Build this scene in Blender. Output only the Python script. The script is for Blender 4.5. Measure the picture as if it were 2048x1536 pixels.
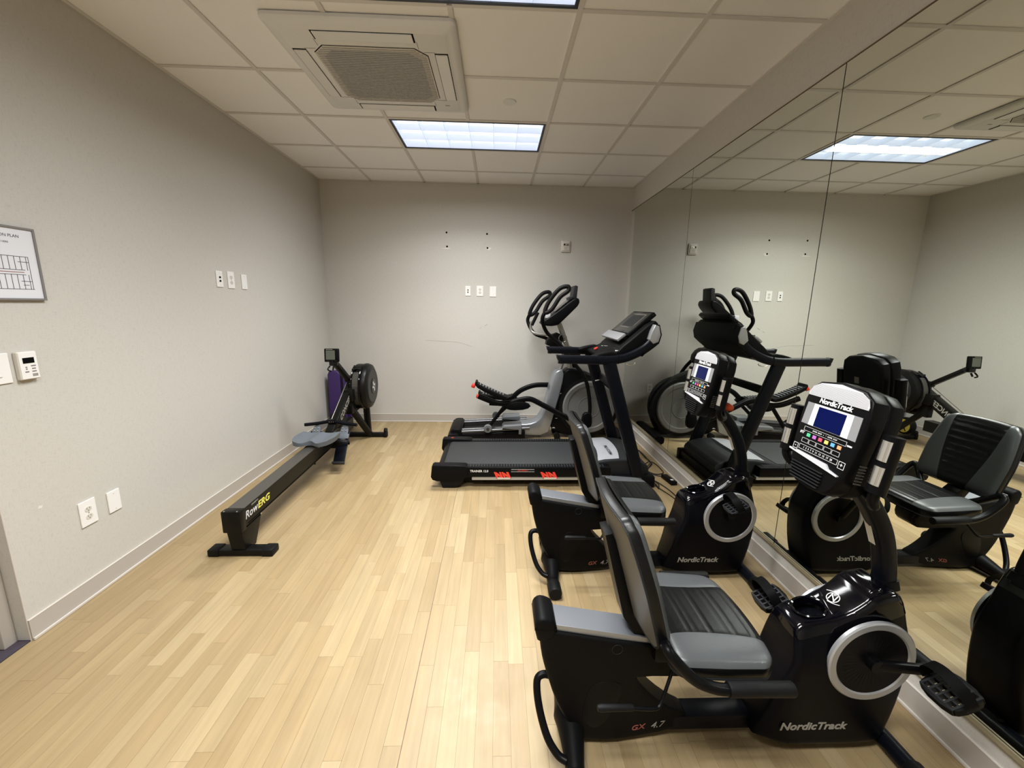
import bpy, bmesh, math, random
from mathutils import Vector, Matrix
random.seed(7)
for o in list(bpy.data.objects): bpy.data.objects.remove(o)
SC = bpy.context.scene
COL = SC.collection
PI = math.pi

# ------------------------------------------------------------------ camera, world, exposure
cam_d = bpy.data.cameras.new('camera'); cam = bpy.data.objects.new('camera', cam_d); COL.objects.link(cam)
cam_d.sensor_width = 36.0; cam_d.lens = 819.917 / 2048 * 36; cam_d.clip_start = 0.02
R_ = Vector((0.99924834, -0.03532728, 0.01596075)); U_ = Vector((-0.00891313, 0.19132074, 0.9814871)); F_ = Vector((0.03772689, 0.98089161, -0.19086206))
M = Matrix.Identity(4)
for i in range(3):
    M[i][0] = R_[i]; M[i][1] = U_[i]; M[i][2] = -F_[i]
M[0][3], M[1][3], M[2][3] = 2.03447, -5.07839, 1.48678
cam.matrix_world = M
SC.camera = cam
w = bpy.data.worlds.new('world'); SC.world = w; w.use_nodes = True
w.node_tree.nodes['Background'].inputs[0].default_value = (0.8, 0.85, 0.9, 1); w.node_tree.nodes['Background'].inputs[1].default_value = 0.05
SC.view_settings.view_transform = 'Standard'; SC.view_settings.look = 'None'; SC.view_settings.gamma = 1; SC.view_settings.use_curve_mapping = False
SC.view_settings.exposure = 0.08
LAMP_POWER = 62.0
SC.cycles.max_bounces = 8; SC.cycles.diffuse_bounces = 5; SC.cycles.glossy_bounces = 5; SC.cycles.use_denoising = True
SC.cycles.caustics_reflective = False; SC.cycles.caustics_refractive = False; SC.cycles.sample_clamp_indirect = 4.0

# room dimensions
W, H, T, G0 = 3.612, 2.84, 0.6096, -0.028          # width, ceiling height, ceiling grid pitch and offset
YN = -6.2                                           # wall behind the photographer
ROW = [0.0] + [-(0.4332 + r * T) for r in range(10)]
FIX = [(1.800, -1.3475), (1.800, -3.1763), (1.800, -5.0051)]   # three recessed lamps

# ------------------------------------------------------------------ materials
def nodes(m): return m.node_tree.nodes, m.node_tree.links
def mat(name, col, rough=0.5, metal=0.0, spec=0.5, coat=0.0, bump=0.0, bscale=400, var=0.0, vscale=8, emit=None, estr=0):
    m = bpy.data.materials.new(name); m.use_nodes = True
    n, l = nodes(m); b = n['Principled BSDF']
    b.inputs['Base Color'].default_value = (*col, 1); b.inputs['Roughness'].default_value = rough
    b.inputs['Metallic'].default_value = metal; b.inputs['Specular IOR Level'].default_value = spec
    b.inputs['Coat Weight'].default_value = coat; b.inputs['Coat Roughness'].default_value = 0.08
    tc = n.new('ShaderNodeTexCoord')
    if var:
        t = n.new('ShaderNodeTexNoise'); t.inputs['Scale'].default_value = vscale; t.inputs['Detail'].default_value = 4
        l.new(tc.outputs['Object'], t.inputs['Vector'])
        mx = n.new('ShaderNodeMix'); mx.data_type = 'RGBA'
        mx.inputs[6].default_value = (*[max(0, c * (1 - var)) for c in col], 1); mx.inputs[7].default_value = (*[min(1, c * (1 + var)) for c in col], 1)
        l.new(t.outputs['Fac'], mx.inputs[0]); l.new(mx.outputs[2], b.inputs['Base Color'])
    if bump:
        t2 = n.new('ShaderNodeTexNoise'); t2.inputs['Scale'].default_value = bscale; t2.inputs['Detail'].default_value = 2
        l.new(tc.outputs['Object'], t2.inputs['Vector'])
        bp = n.new('ShaderNodeBump'); bp.inputs['Strength'].default_value = bump; bp.inputs['Distance'].default_value = 0.002
        l.new(t2.outputs['Fac'], bp.inputs['Height']); l.new(bp.outputs['Normal'], b.inputs['Normal'])
    if emit:
        b.inputs['Emission Color'].default_value = (*emit, 1); b.inputs['Emission Strength'].default_value = estr
    return m

def wall_mat():
    m = mat('wall_covering', (0.52, 0.485, 0.43), rough=0.62, spec=0.3)
    n, l = nodes(m); b = n['Principled BSDF']; tc = n['Texture Coordinate']
    mp = n.new('ShaderNodeMapping'); mp.inputs['Scale'].default_value = (260, 260, 30); l.new(tc.outputs['Object'], mp.inputs[0])
    a = n.new('ShaderNodeTexNoise'); a.inputs['Scale'].default_value = 1; a.inputs['Detail'].default_value = 3; l.new(mp.outputs[0], a.inputs['Vector'])
    mp2 = n.new('ShaderNodeMapping'); mp2.inputs['Scale'].default_value = (40, 40, 300); l.new(tc.outputs['Object'], mp2.inputs[0])
    c = n.new('ShaderNodeTexNoise'); c.inputs['Scale'].default_value = 1; c.inputs['Detail'].default_value = 3; l.new(mp2.outputs[0], c.inputs['Vector'])
    ad = n.new('ShaderNodeMath'); ad.operation = 'ADD'; l.new(a.outputs['Fac'], ad.inputs[0]); l.new(c.outputs['Fac'], ad.inputs[1])
    r = n.new('ShaderNodeValToRGB'); r.color_ramp.elements[0].position = 0.7; r.color_ramp.elements[0].color = (0.50, 0.482, 0.445, 1)
    r.color_ramp.elements[1].position = 1.3; r.color_ramp.elements[1].color = (0.565, 0.545, 0.505, 1)
    mu = n.new('ShaderNodeMath'); mu.operation = 'MULTIPLY'; mu.inputs[1].default_value = 1.0; l.new(ad.outputs[0], mu.inputs[0])
    l.new(mu.outputs[0], r.inputs[0]); l.new(r.outputs[0], b.inputs['Base Color'])
    bp = n.new('ShaderNodeBump'); bp.inputs['Strength'].default_value = 0.25; bp.inputs['Distance'].default_value = 0.0006
    l.new(ad.outputs[0], bp.inputs['Height']); l.new(bp.outputs['Normal'], b.inputs['Normal'])
    return m

def plank_mat():
    m = mat('plank_vinyl', (0.6, 0.42, 0.23), rough=0.3, spec=0.45)
    n, l = nodes(m); b = n['Principled BSDF']
    at = n.new('ShaderNodeAttribute'); at.attribute_name = 'tone'
    ge = n.new('ShaderNodeNewGeometry')
    # offset the grain per plank so that it does not run on from strip to strip
    add = n.new('ShaderNodeVectorMath'); add.operation = 'MULTIPLY_ADD'; add.inputs[1].default_value = (1, 1, 1)
    l.new(ge.outputs['Position'], add.inputs[0]); 
    sc = n.new('ShaderNodeVectorMath'); sc.operation = 'SCALE'; sc.inputs['Scale'].default_value = 37; l.new(at.outputs['Vector'], sc.inputs[0]); l.new(sc.outputs[0], add.inputs[2])
    mp = n.new('ShaderNodeMapping'); mp.inputs['Scale'].default_value = (70, 3.0, 1); l.new(add.outputs[0], mp.inputs[0])
    g = n.new('ShaderNodeTexNoise'); g.inputs['Scale'].default_value = 1; g.inputs['Detail'].default_value = 5; g.inputs['Roughness'].default_value = 0.6; l.new(mp.outputs[0], g.inputs['Vector'])
    mp3 = n.new('ShaderNodeMapping'); mp3.inputs['Scale'].default_value = (14, 1.6, 1); l.new(add.outputs[0], mp3.inputs[0])
    g2 = n.new('ShaderNodeTexNoise'); g2.inputs['Scale'].default_value = 1; g2.inputs['Detail'].default_value = 3; l.new(mp3.outputs[0], g2.inputs['Vector'])
    base = n.new('ShaderNodeValToRGB'); e = base.color_ramp.elements
    e[0].position = 0.0; e[0].color = (0.295, 0.213, 0.108, 1); e[1].position = 1.0; e[1].color = (0.368, 0.283, 0.160, 1)
    e2 = base.color_ramp.elements.new(0.5); e2.color = (0.332, 0.248, 0.133, 1)
    l.new(at.outputs['Fac'], base.inputs[0])
    gm = n.new('ShaderNodeMapRange'); gm.inputs[1].default_value = 0.3; gm.inputs[2].default_value = 0.7; gm.inputs[3].default_value = 0.90; gm.inputs[4].default_value = 1.07; l.new(g.outputs['Fac'], gm.inputs[0])
    gm2 = n.new('ShaderNodeMapRange'); gm2.inputs[1].default_value = 0.3; gm2.inputs[2].default_value = 0.7; gm2.inputs[3].default_value = 0.93; gm2.inputs[4].default_value = 1.06; l.new(g2.outputs['Fac'], gm2.inputs[0])
    mm = n.new('ShaderNodeMath'); mm.operation = 'MULTIPLY'; l.new(gm.outputs[0], mm.inputs[0]); l.new(gm2.outputs[0], mm.inputs[1])
    sv = n.new('ShaderNodeVectorMath'); sv.operation = 'SCALE'; l.new(base.outputs[0], sv.inputs[0]); l.new(mm.outputs[0], sv.inputs['Scale'])
    l.new(sv.outputs[0], b.inputs['Base Color'])
    # scuffed sheen
    s = n.new('ShaderNodeTexNoise'); s.inputs['Scale'].default_value = 9; s.inputs['Detail'].default_value = 8; s.inputs['Roughness'].default_value = 0.7; l.new(ge.outputs['Position'], s.inputs['Vector'])
    sr = n.new('ShaderNodeMapRange'); sr.inputs[1].default_value = 0.35; sr.inputs[2].default_value = 0.7; sr.inputs[3].default_value = 0.34; sr.inputs[4].default_value = 0.50; l.new(s.outputs['Fac'], sr.inputs[0]); l.new(sr.outputs[0], b.inputs['Roughness'])
    bp = n.new('ShaderNodeBump'); bp.inputs['Strength'].default_value = 0.12; bp.inputs['Distance'].default_value = 0.0006; l.new(g.outputs['Fac'], bp.inputs['Height']); l.new(bp.outputs['Normal'], b.inputs['Normal'])
    return m

def perforated_mat(name, col, hole, scale):
    m = mat(name, col, rough=0.4, metal=0.3)
    n, l = nodes(m); b = n['Principled BSDF']; tc = n['Texture Coordinate']
    v = n.new('ShaderNodeTexVoronoi'); v.inputs['Scale'].default_value = scale; v.inputs['Randomness'].default_value = 0; l.new(tc.outputs['Object'], v.inputs['Vector'])
    r = n.new('ShaderNodeValToRGB'); r.color_ramp.elements[0].position = 0.33; r.color_ramp.elements[0].color = (*hole, 1); r.color_ramp.elements[1].position = 0.4; r.color_ramp.elements[1].color = (*col, 1)
    l.new(v.outputs['Distance'], r.inputs[0]); l.new(r.outputs[0], b.inputs['Base Color'])
    return m

MT = dict(
    wheelgrey=mat('wheel_cover_grey', (0.155, 0.155, 0.148), rough=0.42, metal=0.15, var=0.06, vscale=5),
    railgrey=mat('dull_rail_metal', (0.10, 0.10, 0.105), rough=0.32, metal=0.6),
    seamline=mat('mirror_joint', (0.012, 0.01, 0.008), rough=0.6, spec=0.1),
    wall=wall_mat(),
    base=mat('base_moulding', (0.45, 0.415, 0.375), rough=0.35),
    basetop=mat('base_edge', (0.60, 0.56, 0.51), rough=0.3),
    tile=mat('ceiling_tile', (0.90, 0.89, 0.90), rough=0.9, spec=0.1, bump=0.5, bscale=500, var=0.03, vscale=220),
    tee=mat('ceiling_tee', (0.66, 0.63, 0.61), rough=0.5),
    plank=plank_mat(),
    subfloor=mat('subfloor', (0.30, 0.19, 0.09), rough=0.7),
    seam=mat('seam_filler', (0.16, 0.11, 0.07), rough=0.8, var=0.4, vscale=30),
    mirror=mat('mirror_glass', (0.85, 0.885, 0.82), rough=0.0, metal=1.0),
    chan=mat('mirror_channel', (0.42, 0.36, 0.24), rough=0.35, metal=0.4),
    black=mat('black_plastic', (0.0028, 0.0028, 0.0034), rough=0.36, spec=0.11),
    matte=mat('matte_black_plastic', (0.0032, 0.0032, 0.0034), rough=0.48, spec=0.09, bump=0.1, bscale=900),
    gloss=mat('gloss_black', (0.0015, 0.0015, 0.0028), rough=0.09, spec=0.3),
    satin=mat('satin_blue_black', (0.0018, 0.002, 0.0034), rough=0.33, spec=0.09),
    navy=mat('blue_black_paint', (0.0028, 0.0036, 0.0065), rough=0.33, spec=0.16),
    rubber=mat('rubber', (0.0055, 0.0055, 0.006), rough=0.5, spec=0.14, bump=0.2, bscale=600),
    pad=mat('black_vinyl', (0.004, 0.0042, 0.0046), rough=0.28, spec=0.24, bump=0.12, bscale=450),
    padgrey=mat('grey_vinyl', (0.062, 0.067, 0.070), rough=0.36, spec=0.5, bump=0.15, bscale=450),
    taupe=mat('taupe_back_panel', (0.23, 0.215, 0.185), rough=0.42, bump=0.1),
    silver=mat('silver_plastic', (0.42, 0.43, 0.45), rough=0.3, metal=0.55),
    brush=mat('brushed_aluminium', (0.33, 0.35, 0.39), rough=0.32, metal=0.7),
    bright=mat('bright_silver', (0.66, 0.67, 0.71), rough=0.3, metal=0.2),
    chrome=mat('chrome', (0.75, 0.74, 0.72), rough=0.18, metal=1.0),
    grey=mat('grey_plastic', (0.13, 0.135, 0.145), rough=0.4),
    dgrey=mat('dark_grey_plastic', (0.016, 0.017, 0.019), rough=0.45, spec=0.2),
    slate=mat('slate_rubber', (0.10, 0.115, 0.135), rough=0.5, bump=0.1),
    gunmetal=mat('gunmetal', (0.09, 0.085, 0.075), rough=0.35, metal=0.5),
    rowblack=mat('rower_enamel', (0.0048, 0.0046, 0.004), rough=0.36, spec=0.16),
    steel=mat('worn_steel', (0.30, 0.29, 0.27), rough=0.4, metal=0.6),
    white=mat('white_plastic', (0.83, 0.82, 0.80), rough=0.35),
    whitelet=mat('white_print', (0.80, 0.80, 0.80), rough=0.5),
    greylet=mat('grey_print', (0.30, 0.29, 0.26), rough=0.5),
    dimlet=mat('dull_red_print', (0.25, 0.07, 0.05), rough=0.5),
    yellowlet=mat('yellow_print', (0.72, 0.66, 0.12), rough=0.5),
    blacklet=mat('black_print', (0.02, 0.02, 0.02), rough=0.5),
    redlet=mat('red_plastic', (0.55, 0.03, 0.02), rough=0.35),
    orange=mat('orange_red_plastic', (0.75, 0.10, 0.03), rough=0.25),
    cushion=mat('red_cushion', (0.75, 0.05, 0.03), rough=0.4),
    blue=mat('blue_display', (0.001, 0.004, 0.050), rough=0.15, spec=0.1, emit=(0.005, 0.01, 0.30), estr=0.04),
    lcd=mat('grey_green_display', (0.10, 0.11, 0.09), rough=0.2),
    dscreen=mat('dark_display', (0.03, 0.03, 0.028), rough=0.15),
    belt=mat('running_belt', (0.012, 0.013, 0.015), rough=0.6, bump=0.4, bscale=350),
    purple=mat('purple_foam', (0.042, 0.015, 0.115), rough=0.5, bump=0.2, bscale=300),
    yellow=mat('yellow_plastic', (0.75, 0.62, 0.10), rough=0.4),
    ivory=mat('ivory_plastic', (0.66, 0.63, 0.57), rough=0.45),
    acw=mat('cassette_plastic', (0.74, 0.74, 0.74), rough=0.45),
    acbar=mat('cassette_bar', (0.46, 0.45, 0.44), rough=0.5),
    acg=mat('cassette_grille', (0.30, 0.30, 0.31), rough=0.6),
    slot=mat('dark_slot', (0.004, 0.0035, 0.003), rough=0.9, spec=0.05),
    paper=mat('paper', (0.72, 0.73, 0.78), rough=0.6),
    ink=mat('ink', (0.07, 0.06, 0.08), rough=0.7),
    frame=mat('frame_grey', (0.20, 0.19, 0.19), rough=0.4),
    lampframe=mat('lamp_trim_black', (0.008, 0.008, 0.01), rough=0.4),
    blade=mat('lamp_blade', (0.62, 0.66, 0.76), rough=0.35, emit=(0.70, 0.80, 1.0), estr=0.42),  # blades emit a glow of their own, in place of reflected lamp light
    glow=mat('lamp_diffuser', (0.9, 0.9, 0.9), rough=0.6, emit=(0.88, 0.94, 1.0), estr=1.15),
    patch=mat('wall_patch', (0.72, 0.69, 0.62), rough=0.8),
    scuff=mat('scuff', (0.40, 0.38, 0.345), rough=0.8),
    cord=mat('cord_black', (0.006, 0.005, 0.005), rough=0.5),
    doorpaint=mat('door_paint', (0.40, 0.37, 0.33), rough=0.5),
    jamb=mat('door_frame_paint', (0.42, 0.385, 0.345), rough=0.4),
    carpet=mat('dark_carpet', (0.05, 0.04, 0.055), rough=0.95, bump=0.8, bscale=700),
    mesh=perforated_mat('perforated_mesh', (0.17, 0.165, 0.15), (0.05, 0.05, 0.045), 220),
    vent=perforated_mat('perforated_cover', (0.02, 0.02, 0.02), (0.002, 0.002, 0.002), 90),
)

# ------------------------------------------------------------------ mesh helpers
def new(): return bmesh.new()
def tf(vs, m):
    for v in vs: v.co = m @ v.co
def box(bm, x0, x1, y0, y1, z0, z1, m=None, bev=0, seg=2):
    vs = [bm.verts.new((x, y, z)) for x in (x0, x1) for y in (y0, y1) for z in (z0, z1)]
    fs = [bm.faces.new([vs[i] for i in f]) for f in ((0, 1, 3, 2), (4, 6, 7, 5), (0, 4, 5, 1), (2, 3, 7, 6), (0, 2, 6, 4), (1, 5, 7, 3))]
    if bev:
        es = list({e for f in fs for e in f.edges})
        r = bmesh.ops.bevel(bm, geom=es, offset=bev, segments=seg, affect='EDGES', profile=0.5)
        vs = list({v for f in r['faces'] for v in f.verts} | {v for v in vs if v.is_valid})
    if m is not None: tf(vs, m)
    return vs
def frame_of(d):
    d = Vector(d).normalized(); a = Vector((0, 0, 1)) if abs(d.z) < 0.9 else Vector((1, 0, 0))
    x = a.cross(d).normalized(); return x, d.cross(x)
def ring(bm, c, x, y, rx, ry, n, power=2):
    vs = []
    for i in range(n):
        a = 2 * PI * i / n; ca, sa = math.cos(a), math.sin(a)
        if power != 2:
            ca = math.copysign(abs(ca) ** (2 / power), ca); sa = math.copysign(abs(sa) ** (2 / power), sa)
        vs.append(bm.verts.new(Vector(c) + x * (rx * ca) + y * (ry * sa)))
    return vs
def skin(bm, rings, closed=False, caps=True):
    n = len(rings[0])
    for a, b in list(zip(rings, rings[1:])) + ([(rings[-1], rings[0])] if closed else []):
        for i in range(n): bm.faces.new((a[i], a[(i + 1) % n], b[(i + 1) % n], b[i]))
    if caps and not closed:
        bm.faces.new(rings[0][::-1]); bm.faces.new(rings[-1])
def cyl(bm, p0, p1, r0, r1=None, n=20):
    p0, p1 = Vector(p0), Vector(p1); x, y = frame_of(p1 - p0)
    skin(bm, [ring(bm, p0, x, y, r0, r0, n), ring(bm, p1, x, y, r0 if r1 is None else r1, r0 if r1 is None else r1, n)])
def catmull(pts, k=6, closed=False):
    P = [Vector(p) for p in pts]; out = []
    n = len(P)
    for i in range(n if closed else n - 1):
        if closed: a, b, c, d = P[i - 1], P[i], P[(i + 1) % n], P[(i + 2) % n]
        else: a, b, c, d = P[max(i - 1, 0)], P[i], P[i + 1], P[min(i + 2, n - 1)]
        for j in range(k):
            t = j / k
            out.append(0.5 * ((2 * b) + (c - a) * t + (2 * a - 5 * b + 4 * c - d) * t * t + (3 * b - a - 3 * c + d) * t ** 3))
    if not closed: out.append(P[-1])
    return out
def tube(bm, pts, r, n=12, k=6, ry=None, closed=False, up=None, power=2, taper=None):
    P = catmull(pts, k, closed) if k else [Vector(p) for p in pts]
    rings = []; x = None; N = len(P)
    for i, p in enumerate(P):
        if closed: d = P[(i + 1) % N] - P[i - 1]
        else: d = P[min(i + 1, N - 1)] - P[max(i - 1, 0)]
        d.normalize()
        if up is not None: x = Vector(up).cross(d).normalized()
        elif x is None: x = frame_of(d)[0]
        else: x = (x - d * x.dot(d)).normalized()
        y = d.cross(x); s = 1 if taper is None else taper(i / (N - 1))
        rings.append(ring(bm, p, x, y, r * s, (ry or r) * s, n, power))
    skin(bm, rings, closed)
def chaikin(p, k):
    for _ in range(k):
        q = []
        for a, b in zip(p, p[1:] + p[:1]):
            q += [(a[0] * .75 + b[0] * .25, a[1] * .75 + b[1] * .25), (a[0] * .25 + b[0] * .75, a[1] * .25 + b[1] * .75)]
        p = q
    return p
def inset(p, d):
    n = len(p); area = sum(p[i][0] * p[(i + 1) % n][1] - p[(i + 1) % n][0] * p[i][1] for i in range(n)); s = 1 if area > 0 else -1
    out = []
    for i in range(n):
        a, b, c = Vector(p[i - 1]), Vector(p[i]), Vector(p[(i + 1) % n])
        u = (b - a).normalized(); v = (c - b).normalized()
        nn = Vector((-(u.y + v.y), u.x + v.x))
        if nn.length < 1e-6: nn = Vector((-u.y, u.x))
        nn.normalize(); q = nn.dot(Vector((-u.y, u.x))); out.append(tuple(b + nn * (s * d / max(q, 0.6))))
    return out
def prism(bm, prof, y0, y1, r=0.0, ch=0, steps=3, m=None, half=None):
    """profile in (x, z) extruded along y with rounded rims; m maps the result"""
    p = chaikin([tuple(q) for q in prof], ch) if ch else [tuple(q) for q in prof]
    L = []
    if r:
        for k in range(steps + 1):
            a = PI / 2 * k / steps; L.append((inset(p, r * (1 - math.sin(a))), y0 + r * (1 - math.cos(a))))
        for k in range(steps, -1, -1):
            a = PI / 2 * k / steps; L.append((inset(p, r * (1 - math.sin(a))), y1 - r * (1 - math.cos(a))))
    else: L = [(p, y0), (p, y1)]
    rings = [[bm.verts.new((x, y, z)) for x, z in q] for q, y in L]
    skin(bm, rings)
    vs = [v for rr in rings for v in rr]
    if half:                                        # cut a grid into the flanks, then shape them
        old = set(b_ for b_ in bm.verts if b_ not in set(vs))
        xs_ = [q[0] for q in p]; zs_ = [q[1] for q in p]
        for ax, lo, hi in ((0, min(xs_), max(xs_)), (2, min(zs_), max(zs_))):
            k = max(3, int((hi - lo) / .035))
            for i in range(1, k):
                co = Vector((0, 0, 0)); co[ax] = lo + (hi - lo) * i / k; no = Vector((0, 0, 0)); no[ax] = 1
                bmesh.ops.bisect_plane(bm, geom=bm.verts[:] + bm.edges[:] + bm.faces[:], plane_co=co, plane_no=no)
        vs = [v for v in bm.verts if v not in old]
        for v in vs: half(v)
    if m is not None: tf(vs, m)
    return vs
def lathe(bm, prof, c, axis, n=32):
    """prof = [(radius, height along axis)]"""
    ax = Vector(axis).normalized(); x, y = frame_of(ax); c = Vector(c)
    skin(bm, [ring(bm, c + ax * h, x, y, max(r, 1e-4), max(r, 1e-4), n) for r, h in prof])
def annulus(bm, c, axis, ri, ro, t, n=48):
    ax = Vector(axis).normalized(); x, y = frame_of(ax); c = Vector(c)
    rr = [ring(bm, c + ax * h, x, y, r, r, n) for r, h in ((ri, 0), (ro, 0), (ro, t * .7), (ro - t * .3, t), (ri + t * .3, t), (ri, t * .7))]
    skin(bm, rr, closed=True)
def plane_poly(bm, pts):
    return bm.faces.new([bm.verts.new(p) for p in pts])

def obj(name, bm, mt, parent=None, smooth=True, label=None, ang=35):
    me = bpy.data.meshes.new(name)
    if isinstance(bm, bmesh.types.BMesh):
        bmesh.ops.recalc_face_normals(bm, faces=bm.faces[:]); bm.to_mesh(me); bm.free()
    else: me = bm
    me.materials.append(MT[mt] if isinstance(mt, str) else mt)
    if smooth:
        me.shade_smooth(); me.set_sharp_from_angle(angle=math.radians(ang))
    o = bpy.data.objects.new(name, me); COL.objects.link(o)
    if parent is not None: o.parent = parent
    if label: o['label'] = label
    return o
def tag(o, label, cat, group=None):
    o['label'] = label; o['category'] = cat
    if group: o['group'] = group
    return o
def thing(name, label, cat, loc=(0, 0, 0), rz=0, group=None):
    o = bpy.data.objects.new(name, None); COL.objects.link(o); o.location = loc; o.rotation_euler = (0, 0, rz)
    o.empty_display_size = 0.1
    return tag(o, label, cat, group)
def struct(name, bm, mt, smooth=False):
    o = obj(name, bm, mt, smooth=smooth); o['kind'] = 'structure'; return o
def B(name, mt, parent, fn, **k):
    bm = new(); fn(bm); return obj(name, bm, mt, parent, **k)

_tc = {}
def text_bm(s, size, thick=0.0008, shear=0.0, bold=0.0, space=1.0, m=None, sx=1.0):
    """lettering in its own xy plane, centred on the origin, then mapped by m"""
    cu = bpy.data.curves.new('lettering', 'FONT'); cu.body = s; cu.size = size; cu.shear = shear; cu.offset = bold; cu.extrude = thick; cu.space_character = space
    cu.align_x = 'CENTER'; cu.align_y = 'CENTER'; cu.resolution_u = 3
    o = bpy.data.objects.new('lettering', cu); COL.objects.link(o)
    bpy.context.view_layer.update()
    me = bpy.data.meshes.new_from_object(o.evaluated_get(bpy.context.evaluated_depsgraph_get()))
    bpy.data.objects.remove(o); bpy.data.curves.remove(cu)
    bm = new(); bm.from_mesh(me); bpy.data.meshes.remove(me)
    for v in bm.verts: v.co.x *= sx
    if m is not None: tf(bm.verts, m)
    return bm
def basis(o, x, y):
    """matrix placing local xy on axes x, y at origin o"""
    x = Vector(x).normalized(); z = x.cross(Vector(y)).normalized(); y = z.cross(x)
    m = Matrix.Identity(4)
    for i in range(3): m[i][0], m[i][1], m[i][2], m[i][3] = x[i], y[i], z[i], o[i]
    return m
def copy_tree(o, parent=None, **props):
    c = o.copy(); COL.objects.link(c); c.parent = parent
    for k, v in props.items(): c[k] = v
    for ch in list(o.children): copy_tree(ch, c)
    return c

# ------------------------------------------------------------------ room shell
bm = new(); box(bm, -0.9, W + 0.2, YN - 0.1, 0.15, -0.12, -0.004); floor = struct('floor', bm, 'subfloor')
# planks: strips run away from the camera; nearest 300 singly, the rest joined
PW = 0.0622
planks = []
SEAM = 1.722
kx = 0
xs = []
x = SEAM
while x < W: xs.append((x, min(x + PW, W))); x += PW
x = SEAM
while x > 0.0: xs.append((max(x - PW, 0.0), x)); x -= PW
for xa, xb in xs:
    y = 0.0 - random.random() * 0.4
    ys = [0.0, y] if y < -0.05 else [0.0]
    while ys[-1] > YN: ys.append(ys[-1] - random.uniform(0.34, 0.66))
    ys[-1] = YN
    for ya, yb in zip(ys, ys[1:]):
        tone = min(1, max(0, random.gauss(0.5, 0.24)))
        planks.append((xa, xb, yb, ya, tone))
def plank_geo(bm, lay, p):
    xa, xb, yb, ya, tone = p; g = 0.0003; gl = 0.0017 if abs(xb - SEAM) < 1e-6 else g; gr = 0.0017 if abs(xa - SEAM) < 1e-6 else g
    x0, x1, y0, y1 = xa + gr, xb - gl, yb + g, ya - g
    n0 = len(bm.faces)
    t = [bm.verts.new(q) for q in ((x0, y0, 0), (x1, y0, 0), (x1, y1, 0), (x0, y1, 0))]
    b = [bm.verts.new(q) for q in ((x0, y0, -.003), (x1, y0, -.003), (x1, y1, -.003), (x0, y1, -.003))]
    fs = [bm.faces.new(t)] + [bm.faces.new((b[i], b[(i + 1) % 4], t[(i + 1) % 4], t[i])) for i in range(4)]
    r2 = (tone * 7.31) % 1
    for f in fs:
        for lp in f.loops: lp[lay] = (tone, tone, tone, 1)
def vis(p):
    xc, yc = (p[0] + p[1]) / 2, (p[2] + p[3]) / 2
    if yc < -4.0: return 99
    if yc < -3.6 and xc < 0.35: return 50
    d = math.hypot(xc - 2.03, yc + 5.08)
    if xc > 2.2 and -4.2 < yc < -2.7: d += 1.5
    if 1.6 < xc < 3.3 and -1.9 < yc < -1.2: d += 2.5
    return d
planks.sort(key=vis)
for p in planks[:300]:
    bm = new(); lay = bm.loops.layers.color.new('tone'); plank_geo(bm, lay, p)
    obj('plank', bm, 'plank', floor, smooth=False)
bm = new(); lay = bm.loops.layers.color.new('tone')
for p in planks[300:]: plank_geo(bm, lay, p)
o = obj('plank_field', bm, 'plank', floor, smooth=False); o['kind'] = 'stuff'
B('floor_seam', 'seam', floor, lambda b: box(b, SEAM - 0.0019, SEAM + 0.0019, YN, 0, -0.0039, -0.0002), smooth=False, label='dark worn seam between the two floor sheets')

# left wall with the door recess nearer than y = -3.45
bm = new(); box(bm, -0.15, 0.0, -3.45, 0.0, 0, H + 0.12); wl = struct('wall_left', bm, 'wall')
bm = new(); box(bm, -0.15, 0.0, YN, -4.75, 0, H + 0.12); box(bm, -0.15, 0.0, -4.75, -3.45, 2.2, H + 0.12); struct('wall_left_entry', bm, 'wall')
bm = new(); box(bm, -0.15, W + 0.15, 0.0, 0.15, 0, H + 0.12); wb = struct('wall_back', bm, 'wall')
bm = new(); box(bm, W + 0.003, W + 0.15, YN, 0.0, 0, H + 0.12); wr = struct('wall_right', bm, 'wall')
bm = new(); box(bm, -0.15, W + 0.15, YN - 0.15, YN, 0, H + 0.12); struct('wall_near', bm, 'wall')
# door in the recess
bm = new(); box(bm, -0.15, -0.105, -4.70, -3.50, 0.01, 2.15); d = struct('door_1', bm, 'doorpaint')
B('door_frame', 'jamb', d, lambda b: (box(b, -0.15, -0.055, -3.50, -3.452, 0, 2.2, bev=.003), box(b, -0.15, -0.055, -4.75, -4.70, 0, 2.2, bev=.003), box(b, -0.15, -0.055, -4.70, -3.50, 2.15, 2.2, bev=.003)), smooth=False)
B('door_stop', 'jamb', d, lambda b: box(b, -0.105, -0.075, -3.53, -3.50, 0, 2.15, bev=.003), smooth=False)
def dh(b): cyl(b, (-0.105, -4.62, 1.0), (-0.05, -4.62, 1.0), 0.012); cyl(b, (-0.055, -4.62, 1.0), (-0.055, -4.50, 1.0), 0.010); cyl(b, (-0.106, -4.62, 1.0), (-0.098, -4.62, 1.0), 0.028)
B('door_handle', 'chrome', d, dh)
B('threshold', 'carpet', d, lambda b: (box(b, -0.104, -0.001, -4.69, -3.505, -0.003, 0.004), box(b, -0.054, -0.001, -3.505, -3.451, -0.003, 0.004)), smooth=False)

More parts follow.
